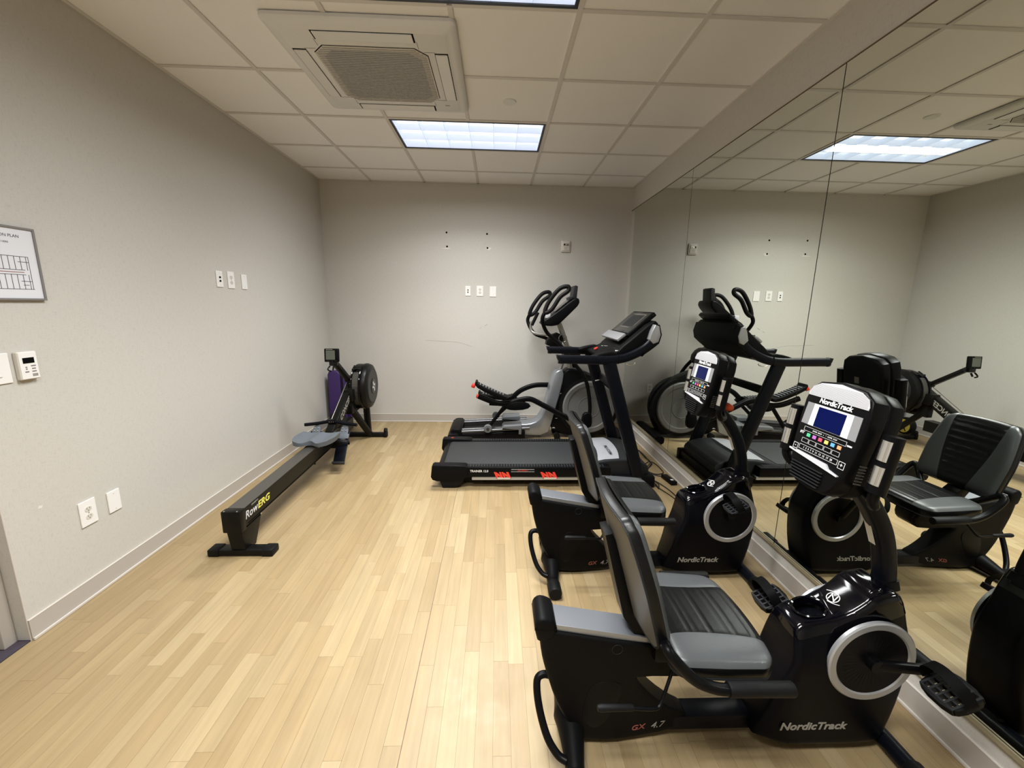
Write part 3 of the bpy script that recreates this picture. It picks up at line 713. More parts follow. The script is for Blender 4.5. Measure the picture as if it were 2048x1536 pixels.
    # console: face plane leans back 11 degrees
    fx = Vector((.045, 0, .24)).normalized(); cmx = basis((.797, 0, 1.015), (0, -1, 0), fx)    # local x to the rider's right, y up the face, z towards the rider
    half_o = [(.0, -.092), (.058, -.088), (.088, -.062), (.104, -.02), (.116, .04), (.122, .12), (.124, .18), (.116, .222), (.085, .246), (.0, .258)]
    full = half_o + [(-x, y) for x, y in half_o[::-1][1:-1]]
    def face_prism(b, pts, z0, z1, r=0, m=cmx, ch=0):
        sw = Matrix(((1, 0, 0, 0), (0, 0, 1, 0), (0, 1, 0, 0), (0, 0, 0, 1)))   # profile (x,z)->(x,y), extrude y->z
        return prism(b, pts, z0, z1, r=r, ch=ch, m=m @ sw)
    def cb(b):
        face_prism(b, full, -.055, 0, r=.008)
    con = B('console', 'black', t, cb)
    B('console_back', 'black', t, lambda b: face_prism(b, [(x * .99, .04 + (y - .04) * .99) for x, y in full], -.105, -.050, r=.014))
    B('back_label', 'ivory', con, lambda b: box(b, -.040, -.012, .10, .135, -.1062, -.105, m=cmx), smooth=False, label='small pale sticker on the rear')
    def dome(b):
        pts = [(-.112, .196)] + [(-.113, .205), (-.104, .226), (-.075, .241), (0, .250), (.075, .241), (.104, .226), (.113, .205)] + [(.112, .196)]
        pts = pts[::-1]; face_prism(b, pts, .0002, .003, r=.001)
    dm = B('speaker_panel', 'bright', con, dome, label='light silver speaker panel')
    B('speaker_slits', 'frame', dm, lambda b: [box(b, -.108 + max(0, (k - 9)) * .004, .108 - max(0, (k - 9)) * .004, .200 + k * .0031, .2007 + k * .0031, .003, .0033, m=cmx) for k in range(13)], smooth=False).__setitem__('kind', 'stuff')
    obj('brand_lettering', text_bm('NordicTrack', .0225, .0004, .12, .0007, m=cmx @ Matrix.Translation((0, .186, .0012)), sx=1.05), 'whitelet', con, smooth=False, label='white brand lettering above the screen')
    def fbox(nm, mt, u0, u1, v0, v1, z0=0, z1=.0015, par=con, **k): return B(nm, mt, par, lambda b: box(b, u0, u1, v0, v1, z0, z1, m=cmx), smooth=False, **k)
    def fpoly(nm, mt, pts, z0, z1, par=con, **k): return B(nm, mt, par, lambda b: face_prism(b, pts, z0, z1), smooth=False, **k)
    fpoly('screen_surround', 'silver', [(-.106, .100), (.106, .100), (.104, .172), (-.104, .172)], 0, .0015)
    fpoly('white_border', 'whitelet', [(-.076, .1), (.078, .1), (.076, .172), (-.074, .172)], .0002, .0022)
    fbox('blue_screen', 'blue', -.053, .053, .101, .166, .0004, .0030, label='dark blue display')
    for k, c in enumerate(((.08, .5, .25), (.45, .15, .5), (.7, .08, .15), (.8, .6, .15), (.12, .4, .65), (.85, .35, .15))):
        if 'btn%d' % k not in MT: MT['btn%d' % k] = mat('button_colour_%d' % k, c, rough=.4)
        fbox('workout_button', 'btn%d' % k, -.066 + k * .0245, -.052 + k * .0245, .062, .073)
    obj('button_lettering', text_bm('iFIT', .012, .0003, .1, .0002, m=cmx @ Matrix.Translation((-.088, .070, .001))), 'whitelet', con, smooth=False)
    fbox('pill_button', 'whitelet', .086, .102, .080, .0845)
    def outline(b, u0, u1, v0, v1, w_=.0009):
        box(b, u0, u1, v0, v0 + w_, 0, .001, m=cmx); box(b, u0, u1, v1 - w_, v1, 0, .001, m=cmx); box(b, u0, u0 + w_, v0, v1, 0, .001, m=cmx); box(b, u1 - w_, u1, v0, v1, 0, .001, m=cmx)
    B('key_outline', 'whitelet', con, lambda b: (outline(b, -.085, .082, .078, .092, .0006), [outline(b, -.080 + k * .031, -.052 + k * .031, .040, .054, .0006) for k in range(5)], outline(b, -.082, .074, .016, .032, .0008), outline(b, -.107, -.087, .010, .030, .0011), outline(b, .079, .101, .010, .032, .0011)), smooth=False)
    obj('key_lettering', text_bm('ENTER  BACK   v    ^   HOME  STOP', .0062, .0003, m=cmx @ Matrix.Translation((0, .085, .001))), 'whitelet', con, smooth=False)
    obj('key_lettering', text_bm('1  3  5  7  9  11  13  15  17  20', .0095, .0003, m=cmx @ Matrix.Translation((-.004, .0235, .001))), 'whitelet', con, smooth=False)
    obj('key_lettering', text_bm('-', .02, .0003, m=cmx @ Matrix.Translation((-.097, .022, .001))), 'whitelet', con, smooth=False)
    obj('key_lettering', text_bm('+', .02, .0003, m=cmx @ Matrix.Translation((.090, .021, .001))), 'whitelet', con, smooth=False)
    # book ledge and fan
    fpoly('book_ledge', 'bright', [(-.114, .004), (.092, -.016), (.094, -.012), (.056, -.005), (.044, .006), (-.080, .010), (-.090, .005), (-.114, .009)][::-1], 0, .006)
    fg = fpoly('fan_grille', 'slot', [(-.088, -.022), (.040, -.022), (.046, -.062), (.030, -.080), (-.058, -.080), (-.080, -.060)][::-1], 0, .001)
    B('fan_slats', 'dgrey', fg, lambda b: [box(b, -.086 + max(0, k - 3) * .006, .044 - max(0, k - 4) * .004, -.029 - k * .0098, -.0262 - k * .0098, .001, .007, m=cmx) for k in range(6)], smooth=False)
    B('side_vents', 'gunmetal', con, lambda b: [box(b, .1205, .1225, -.02 + k * .009, -.016 + k * .009, -.046, -.024, m=cmx) for k in range(7)], smooth=False)['kind'] = 'stuff'
    # pulse handlebar: one loop each side with a flat grip
    for s in (-1, 1):
        ho = .163 if s < 0 else .192
        hb = B('handlebar', 'black', t, lambda b: (tube(b, [(.94, s * .03, .93), (.915, s * .09, .925), (.87, s * (ho - .021), .935), (.845, s * (ho - .003), .965), (.845, s * ho, 1.0)], .0145, n=12)))
        B('grip', 'black', hb, lambda b: tube(b, [(.845, s * ho, .985), (.868, s * (ho + .002), 1.150)], .0205, ry=.022, n=16, k=1, up=(0, 1, 0), power=3), label='upright black grip')
        for (za, zb) in ((1.010, 1.064), (1.080, 1.137)):
            def sens(b):
                q0, q1 = (za - .985) / .165, (zb - .985) / .165
                tube(b, [(.845 + .023 * q0 - .0075, s * (ho + .0005), za), (.845 + .023 * q1 - .0075, s * (ho + .0015), zb)], .0165, ry=.0185, n=16, k=1, up=(0, 1, 0), power=3)
            B('pulse_sensor', 'chrome', hb, sens, label='bright metal pulse plate')
    kb = new(); lathe(kb, [(.001, .0), (.017, .002), (.021, .02), (.021, .045), (.014, .058), (.001, .062)], (.945, -.015, .975), (.35, -1, -.05), 20)
    obj('tension_knob', kb, 'orange', t, label='orange red knob behind the console')
    # seat
    def cushion(parent_name, m, L, Wf, th, hf, split, ribs, r, bow, dish=0.0, nu=44, nv=48):
        """upholstered pad: rounded-rectangle plan, domed front, grey panels at both sides; returns the centre object"""
        def P3(u, v, k=1.0, z=None):
            Wd = Wf(u); x, y = u * L, v * Wd; cx_, cy_ = L - r, Wd - r
            if abs(x) > cx_ and abs(y) > cy_:
                qx, qy = (abs(x) - cx_) / r, (abs(y) - cy_) / r
                x = math.copysign(cx_ + r * qx * math.sqrt(1 - qy * qy / 2), x); y = math.copysign(cy_ + r * qy * math.sqrt(1 - qx * qx / 2), y)
            x += bow * (1 - v * v) * max(0, u)
            if z is None:
                z = hf * (1 - abs(u) ** 9) ** .5 * (1 - abs(v) ** 9) ** .5 + .006 * (1 - v * v) * (hf > .01)
                if ribs and abs(v) < split(u) and abs(u) < .93:
                    ph = u * ribs * .5 % 1; dst = min(ph, 1 - ph); z -= .0022 * math.exp(-(dst / .07) ** 2)
                if abs(abs(v) - split(u)) < .03: z -= .0012
            return m @ Vector((x * k, y * k, z - dish * y * y))
        def vv(u, q):                                # grid lines lie on the panel seam
            a_, sp = abs(q), split(u); return math.copysign(a_ / .5 * sp if a_ <= .5 else sp + (a_ - .5) / .5 * (1 - sp), q)
        def front(b, cond):
            V = {}
            def vt(i_, j_):
                if (i_, j_) not in V: V[i_, j_] = b.verts.new(P3(-1 + 2 * i_ / nu, vv(-1 + 2 * i_ / nu, -1 + 2 * j_ / nv)))
                return V[i_, j_]
            for i_ in range(nu):
                for j_ in range(nv):
                    if cond(-1 + 2 * (i_ + .5) / nu, -1 + 2 * (j_ + .5) / nv): b.faces.new([vt(*q) for q in ((i_, j_), (i_ + 1, j_), (i_ + 1, j_ + 1), (i_, j_ + 1))])
        ctr = B(parent_name, 'pad', t, lambda b: front(b, lambda u, v: abs(v) < .5), ang=60)
        for s_ in (-1, 1): B('side_panel', 'padgrey', ctr, lambda b: front(b, lambda u, v: v * s_ > .5), label='grey vinyl side panel', ang=60)
        edge = [(-1, vv(-1, -1 + 2 * k / nv)) for k in range(nv)] + [(-1 + 2 * k / nu, 1) for k in range(nu)] + [(1, vv(1, 1 - 2 * k / nv)) for k in range(nv)] + [(1 - 2 * k / nu, -1) for k in range(nu)]
        B('padded_edge', 'pad', ctr, lambda b: skin(b, [[b.verts.new(P3(u, v, k, z)) for u, v in edge] for k, z in ((1.0, .0005), (1.008, -.006), (1.008, -th + .006), (1.0, -th))], caps=False), ang=60)
        B('piping', 'dgrey', ctr, lambda b: skin(b, [[b.verts.new(P3(u, v, k, z)) for u, v in edge] for k, z in ((1.004, -th + .004), (1.016, -th + .002), (1.016, -th - .002), (1.004, -th - .003))], closed=True, caps=False), ang=60)
        def back(b):
            g = {(i_, j_): b.verts.new(P3(-1 + 2 * i_ / 24, -1 + 2 * j_ / 24, .998, -th - .001)) for i_ in range(25) for j_ in range(25)}
            for i_ in range(24):
                for j_ in range(24): b.faces.new((g[i_, j_], g[i_ + 1, j_], g[i_ + 1, j_ + 1], g[i_, j_ + 1]))
            bmesh.ops.solidify(b, geom=b.faces[:], thickness=.003)
        return ctr, back
    slope = math.atan2(-.020, .32)
    sm = Matrix.Translation((.462, 0, .462)) @ Matrix.Rotation(-slope, 4, 'Y')
    seat, back = cushion('seat', sm, .152, lambda u: .212 - .006 * max(0, u), .034, .022, lambda u: .50 + .07 * u * u + .03 * u, 13, .045, .022)
    B('seat_base', 'dgrey', seat, back)
    # seat carriage
    B('seat_carriage', 'black', t, lambda b: (box(b, .30, .52, -.085, .085, .352, .446, bev=.015), prism(b, [(.42, .28), (.50, .28), (.535, .32), (.53, .38), (.40, .39)], -.052, .052, r=.012, ch=1)))
    # backrest leans back
    bmx = basis((.212, 0, .702), (0, 1, 0), Vector((-.110, 0, .38)))
    pm = bmx @ Matrix(((0, 1, 0, 0), (1, 0, 0, 0), (0, 0, 1, 0), (0, 0, 0, 1)))     # pad u -> up, v -> across
    bk, back = cushion('backrest', pm, .200, lambda u: .207 - .006 * u * u - .024 * max(0, u + .1) ** 1.3, .030, .024, lambda u: .54 + .19 * u, 11, .040, .012, dish=-.55)
    B('back_panel', 'taupe', bk, back, label='taupe plastic rear panel')
    B('backrest_post', 'black', t, lambda b: prism(b, [(.128, .785), (.150, .79), (.175, .74), (.205, .62), (.235, .52), (.32, .44), (.32, .39), (.26, .40), (.205, .49), (.165, .64)], -.040, .040, r=.003))
    # side handles
    for s in (-1, 1):
        hd = B('side_handle', 'black', t, lambda b: tube(b, [(.36, s * .06, .430), (.305, s * .14, .480), (.268, s * .215, .548), (.278, s * .244, .535), (.345, s * .245, .465), (.415, s * .245, .433), (.48, s * .245, .427)], .0162, n=14))
        B('foam_grip', 'rubber', hd, lambda b: lathe(b, [(.001, 0), (.0195, 0), (.0205, .004), (.0205, .186), (.018, .190), (.001, .190)], (.445, s * .245, .430), (1, 0, -.02), 20), label='black foam grip')
    lv = B('adjust_lever', 'black', t, lambda b: tube(b, [(.13, -.185, .306), (.20, -.186, .303), (.262, -.186, .299), (.287, -.178, .303), (.315, -.155, .345), (.35, -.12, .395)], .0055, n=8))
    B('lever_grip', 'rubber', lv, lambda b: lathe(b, [(.001, -.012), (.009, -.010), (.0115, 0), (.0105, .03), (.0095, .095), (.007, .10), (.001, .10)], (.105, -.185, .306), (1, 0, -.02), 14))
    return t
def crank_set(t, ang):
    """near crank at angle ang (0 = forward, 90 = up) with the far one opposite"""
    L = .132
    for s, a in ((-1, ang), (1, ang + 180)):
        c, q = math.cos(math.radians(a)), math.sin(math.radians(a)); so = -.022 if s > 0 else 0; p0 = Vector((1.007, s * .116 + so, .369)); p1 = Vector((1.007 + L * c, s * .145 + so, .369 + L * q))
        B('crank_arm', 'black', t, lambda b: (tube(b, [p0, (p0 + p1) / 2, p1], .011, ry=.017, n=12, k=2, power=3), cyl(b, (1.007, s * .100 + so, .369), (1.007, s * .128 + so, .369), .022), cyl(b, p1 + Vector((0, -s * .012, 0)), p1 + Vector((0, s * .012, 0)), .016)))
        pc = p1 + Vector((0, s * .078, 0)); tilt = -25
        pmx = Matrix.Translation(pc) @ Matrix.Rotation(math.radians(tilt), 4, 'Y')
        def body(b):
            cyl(b, pmx @ Vector((0, -s * .075, 0)), pmx @ Vector((0, s * .02, 0)), .006, n=10)
            pts = chaikin([(-.055, -.040), (-.030, -.055), (.030, -.055), (.055, -.040), (.055, .040), (.030, .055), (-.030, .055), (-.055, .040)], 1)
            r_in = [(x * .84, y * .84) for x, y in pts]
            R = [[b.verts.new(pmx @ Vector((x, y, z))) for x, y in q] for q, z in ((pts, -.010), (pts, .010), (r_in, .012), (r_in, -.012))]
            skin(b, R, closed=True)
        pd = B('pedal', 'matte', t, body)
        B('pedal_tread', 'dgrey', pd, lambda b: ([box(b, -.046, .046, -.044 + k * .022 - .003, -.044 + k * .022 + .003, -.009, .0125, m=pmx) for k in range(5)], [box(b, -.044 + k * .022 - .003, -.044 + k * .022 + .003, -.047, .047, -.008, .0115, m=pmx) for k in range(5)]), smooth=False)
        def strap2(b):
            P = catmull([(-.060, .004), (-.066, .030), (-.045, .068), (.0, .085), (.045, .068), (.066, .030), (.060, .004)], 5)
            R = [[b.verts.new(pmx @ Vector((x, p.x, p.y))) for x in (-.024, .012)] for p in P]
            for r0, r1 in zip(R, R[1:]): b.faces.new((r0[0], r0[1], r1[1], r1[0]))
            bmesh.ops.solidify(b, geom=b.faces[:], thickness=.0025)
        B('pedal_strap', 'rubber', pd, strap2, label='curved rubber foot strap')
BX1, BY1, BX2, BY2 = 2.25, -3.885, 2.30, -2.975
bike = make_bike()
bike2 = copy_tree(bike)
for o, lab, loc, rz in ((bike, 'black recumbent bike nearest the camera, its console and seat in front', (BX1, BY1, 0), 0.0), (bike2, 'black recumbent bike standing second, between the near bike and the treadmill', (BX2, BY2, 0), 0.0)):
    o['label'] = lab; o.location = loc; o.rotation_euler = (0, 0, rz)
crank_set(bike, 4); crank_set(bike2, 112)

# ------------------------------------------------------------------ treadmill (world coordinates, root at the middle of its foot line)
def shifted(root_loc):
    """helper giving B/obj that subtract the root location"""
    off = Matrix.Translation(-Vector(root_loc))
    def P(name, mt, parent, fn, **k):
        bm = new(); fn(bm); tf(bm.verts, off); return obj(name, bm, mt, parent, **k)
    def X(name, bm, mt, parent, **k):
        tf(bm.verts, off); return obj(name, bm, mt, parent, **k)
    return P, X
def make_treadmill():
    loc = (2.40, -1.565, 0); P, X = shifted(loc)
    t = thing('treadmill', 'black treadmill with red cushions, behind the two bikes', 'treadmill', loc)
    yn, yf = -1.935, -1.195
    # side rails with tread strips
    for s, (a, b_) in ((-1, (yn, yn + .085)), (1, (yf - .085, yf))):
        r = P('side_rail', 'black', t, lambda b: box(b, 1.78, 2.98, a, b_, .098, .182, bev=.006))
        def ribs(b):
            for k in range(50):
                x = 1.80 + k * .0228
                if x < 2.92: box(b, x, x + .0115, a + .02, b_ - .012, .1815, .1835)
        o = P('tread_ribs', 'dgrey', r, ribs, smooth=False); o['kind'] = 'stuff'
        P('silver_strip', 'silver', t, lambda b: box(b, 1.84, 3.0, a + .006, b_ - .01, .070, .098, bev=.003), label='silver lower side strip')
    P('deck_frame', 'matte', t, lambda b: box(b, 1.75, 3.25, yn + .09, yf - .09, .075, .15))
    P('deck_beam', 'black', t, lambda b: [box(b, 1.72, 3.28, y - .02, y + .02, .035, .085) for y in (yn + .10, yf - .10)]).__setitem__('label', 'black lower deck beams')
    belt = P('running_belt', 'belt', t, lambda b: prism(b, [(1.62, .158), (1.60, .168), (1.62, .176), (2.78, .182), (2.78, .15), (1.62, .15)], yn + .088, yf - .088, r=.0015))
    P('rear_roller', 'black', t, lambda b: cyl(b, (1.585, yn + .06, .135), (1.585, yf - .06, .135), .036, n=24))
    for s, y0, y1 in ((-1, yn - .006, yn + .075), (1, yf - .075, yf + .006)):
        c = P('rear_corner_cap', 'matte', t, lambda b: prism(b, [(1.520, .075), (1.508, .10), (1.518, .19), (1.53, .200), (1.70, .200), (1.79, .196), (1.81, .18), (1.81, .11), (1.77, .075), (1.72, .066), (1.56, .062)], y0, y1, r=.008))
        P('rear_foot', 'rubber', t, lambda b: prism(b, [(1.575, .072), (1.60, .004), (1.61, .0), (1.70, .0), (1.74, .02), (1.78, .075)], y0 + .012, y1 - .012, r=.006))
        if s > 0: P('red_mark', 'redlet', c, lambda b: (box(b, 1.60, 1.625, y0 + .02, y0 + .026, .199, .2008), box(b, 1.60, 1.606, y0 + .02, y0 + .05, .199, .2008), box(b, 1.60, 1.622, y0 + .045, y0 + .05, .199, .2008)), smooth=False)
    X('side_lettering', text_bm('TRAINER 12.0', .026, .0006, 0, .0004, m=NEAR(1.90, yn - .0002, .150), sx=.95), 'whitelet', t, smooth=False, label='white side lettering')
    bd = P('badge', 'dgrey', t, lambda b: prism(b, [(2.165, .146), (2.158, .152), (2.158, .162), (2.165, .167), (2.345, .167), (2.352, .160), (2.352, .152), (2.345, .146)], yn - .0012, yn + .001), smooth=False)
    P('badge_outline', 'whitelet', bd, lambda b: [box(b, 2.16, 2.35, yn - .002, yn - .001, z, z + .0014) for z in (.1455, .1665)], smooth=False)
    X('badge_lettering', text_bm('PRO SERIES 2', .0145, .0004, .2, .0003, m=NEAR(2.255, yn - .0022, .1565)), 'redlet', bd, smooth=False)
    for x0 in (2.045, 2.425):
        cu = X('cushion_spring', text_bm('NN', .060, .008, -.35, .0045, m=NEAR(x0 + .054, yn - .001, .116), sx=1.30, space=.9), 'cushion', t, smooth=False, label='red zigzag cushion spring')
        P('cushion_pad', 'ivory', cu, lambda b: box(b, x0 + .004, x0 + .108, yn - .013, yn + .01, .089, .098), smooth=False)
    # motor hood
    hp = [(2.74, .12), (2.75, .188), (2.78, .200), (2.95, .238), (3.10, .248), (3.22, .240), (3.315, .20), (3.33, .13), (3.32, .06), (2.80, .06)]
    def hoodshape(v): 
        if v.co.z > .15: v.co.z -= .030 * abs((v.co.y + 1.565) / .32) ** 3
    hood = P('motor_hood', 'grey', t, lambda b: prism(b, hp, yn + .075, yf - .075, r=.014, ch=1, half=hoodshape))
    hood.data.materials[0] = MT['dgrey']
    def arc_panel(b):
        n = 18; rows = []
        for i in range(n + 1):
            v = -1 + 2 * i / n; y = -1.572 + v * .274
            xa = 2.925 - .035 * v * v; xb = 3.10 - .030 * v * v
            row = []
            for k in range(7):
                x = xa + (xb - xa) * k / 6
                # height follows the hood profile
                z = .200 + (x - 2.78) / .17 * .038 if x < 2.95 else .238 + (x - 2.95) / .15 * .010
                row.append(b.verts.new((x, y, z - .030 * abs((y + 1.565) / .32) ** 3 + .0025)))
            rows.append(row)
        for r0, r1 in zip(rows, rows[1:]):
            for k in range(6): b.faces.new((r0[k], r0[k + 1], r1[k + 1], r1[k]))
        bmesh.ops.solidify(b, geom=b.faces[:], thickness=.004)
    hs = P('silver_panel', 'bright', hood, arc_panel, label='silver curved hood panel')
    X('brand_lettering', text_bm('PRO-FORM', .042, .0004, .1, .0002, space=1.08, m=basis((3.015, -1.68, .2475), (0, -1, 0), (1, 0, .06)), sx=.95), 'blacklet', hood, smooth=False, label='black brand lettering')
    # front feet
    for y in (yn + .04, yf - .04):
        P('front_foot', 'black', t, lambda b: (box(b, 3.02, 3.36, y - .035, y + .035, .0, .10, bev=.012),))
    P('front_bar', 'black', t, lambda b: box(b, 3.30, 3.35, yn + .06, yf - .06, .02, .09, bev=.006))
    # uprights
    for y in (yn + .035, yf - .035):
        P('upright', 'navy', t, lambda b: tube(b, [(3.232, y, .06), (2.922, y, 1.045)], .052, ry=.027, n=20, k=1, up=(0, -1, 0) , power=4))
    P('cross_bar', 'black', t, lambda b: (box(b, 3.00, 3.03, yn + .05, yf - .05, .80, .865, bev=.005)))
    P('white_sticker', 'whitelet', t, lambda b: box(b, -.03, .022, -.0005, .0005, -.004, .004, m=Matrix.Translation((3.005, yf - .0635, .79)) @ Matrix.Rotation(math.radians(-12), 4, 'Y')), smooth=False)
    # handrails sweep forward and up into the console wings
    for y in (yn + .035, yf - .035):
        s = -1 if y < -1.5 else 1
        hr = P('handrail', 'navy', t, lambda b: tube(b, [(2.515, y, 1.070), (2.70, y, 1.068), (2.90, y, 1.066), (3.02, y, 1.080), (3.12, y, 1.118), (3.21, y, 1.175), (3.275, y, 1.255)], .034, ry=.029, n=20, up=(0, -1, 0), power=3.2))
        P('grip_seam', 'slot', hr, lambda b: box(b, 2.985, 2.988, y - .0295, y + .0295, 1.040, 1.107), smooth=False)
        P('rail_nose', 'rubber', hr, lambda b: prism(b, [(2.500, 1.104), (2.520, 1.1045), (2.545, 1.036), (2.530, 1.037), (2.507, 1.075)], y - .029, y + .029, r=.004), label='slanted rubber rail end')
        P('wing_cover', 'silver', hr, lambda b: prism(b, [(3.215, 1.235), (3.232, 1.300), (3.255, 1.350), (3.288, 1.340), (3.305, 1.270), (3.290, 1.215), (3.25, 1.200)], y - .034, y + .034, r=.008), label='silver outer rail cover')
    P('front_cover', 'matte', t, lambda b: prism(b, [(3.262, 1.352), (3.290, 1.350), (3.312, 1.272), (3.296, 1.205), (3.25, 1.165), (3.19, 1.12), (3.17, 1.10), (3.20, 1.165), (3.285, 1.215), (3.300, 1.270), (3.284, 1.338)], yn + .004, yf - .004, r=.001))
    # console deck
    a, b_ = yn + .06, yf - .06
    P('console_base', 'matte', t, lambda b: prism(b, [(2.86, 1.085), (2.90, 1.110), (2.99, 1.130), (3.03, 1.175), (3.08, 1.215), (3.27, 1.385), (3.31, 1.35), (3.29, 1.22), (3.16, 1.10), (3.02, 1.055), (2.90, 1.055)], a, b_, r=.012, ch=1))
    P('side_web', 'matte', t, lambda b: [prism(b, [(2.77, 1.085), (2.86, 1.118), (2.97, 1.135), (3.0, 1.09), (2.97, 1.04), (2.86, 1.075)], y0, y1, r=.008, ch=1) for y0, y1 in ((yn + .05, yn + .13), (yf - .13, yf - .05))]).__setitem__('label', 'black inner ends of the console arms')
    face = basis((3.187, -1.53, 1.350), (0, -1, 0), (.21, 0, .185))       # x right, y up the tilted display
    dsp = P('display_housing', 'black', t, lambda b: box(b, -.25, .25, -.140, .145, -.038, 0, m=face, bev=.010))
    P('display_glass', 'dscreen', dsp, lambda b: box(b, -.236, .236, -.118, .126, 0, .002, m=face, bev=.001))
    P('display_outline', 'greylet', dsp, lambda b: (box(b, -.13, .17, .100, .103, .002, .0028, m=face), box(b, .168, .171, -.03, .103, .002, .0028, m=face), box(b, -.13, .10, -.060, -.058, .002, .0028, m=face)), smooth=False)
    P('lcd_window', 'lcd', dsp, lambda b: box(b, -.12, .15, -.045, .088, .002, .0026, m=face), smooth=False).data.materials[0] = MT['dgrey']
    sh = basis((3.040, -1.54, 1.236), (0, -1, 0), (.09, 0, .07))
    P('book_ledge', 'silver', t, lambda b: (box(b, -.245, .245, -.04, .045, -.012, .012, m=sh, bev=.006),), label='silver book ledge')
    P('fan_grille', 'dgrey', t, lambda b: [box(b, 3.0 + k * .018, 3.006 + k * .018, a + .012, a + .16, 1.125 + k * .010, 1.150 + k * .014) for k in range(6)])['label'] = 'dark ribbed fan grille'
    P('fan_frame', 'bright', t, lambda b: tube(b, [(2.99, a + .05, 1.135), (3.0, a + .02, 1.135), (3.10, a + .008, 1.185), (3.115, a + .015, 1.205), (3.105, a + .05, 1.215)], .006, n=6, k=3))
    P('safety_key', 'redlet', t, lambda b: lathe(b, [(.001, 0), (.020, 0), (.020, .008), (.015, .011), (.001, .011)], (2.905, -1.52, 1.116), (-.45, 0, 1), 24), label='round red safety key')
    P('key_mark', 'whitelet', t, lambda b: (box(b, 2.945, 2.958, -1.545, -1.53, 1.1445, 1.1455), box(b, 2.955, 2.985, -1.595, -1.592, 1.149, 1.150), box(b, 2.955, 2.985, -1.58, -1.577, 1.149, 1.150)), smooth=False)['kind'] = 'stuff'
    P('latch', 'chrome', t, lambda b: tube(b, [(3.04, yn + .0, 1.045), (3.07, yn - .002, 1.035), (3.105, yn, 1.042), (3.115, yn, 1.055)], .004, n=8))
    return t
tread = make_treadmill()

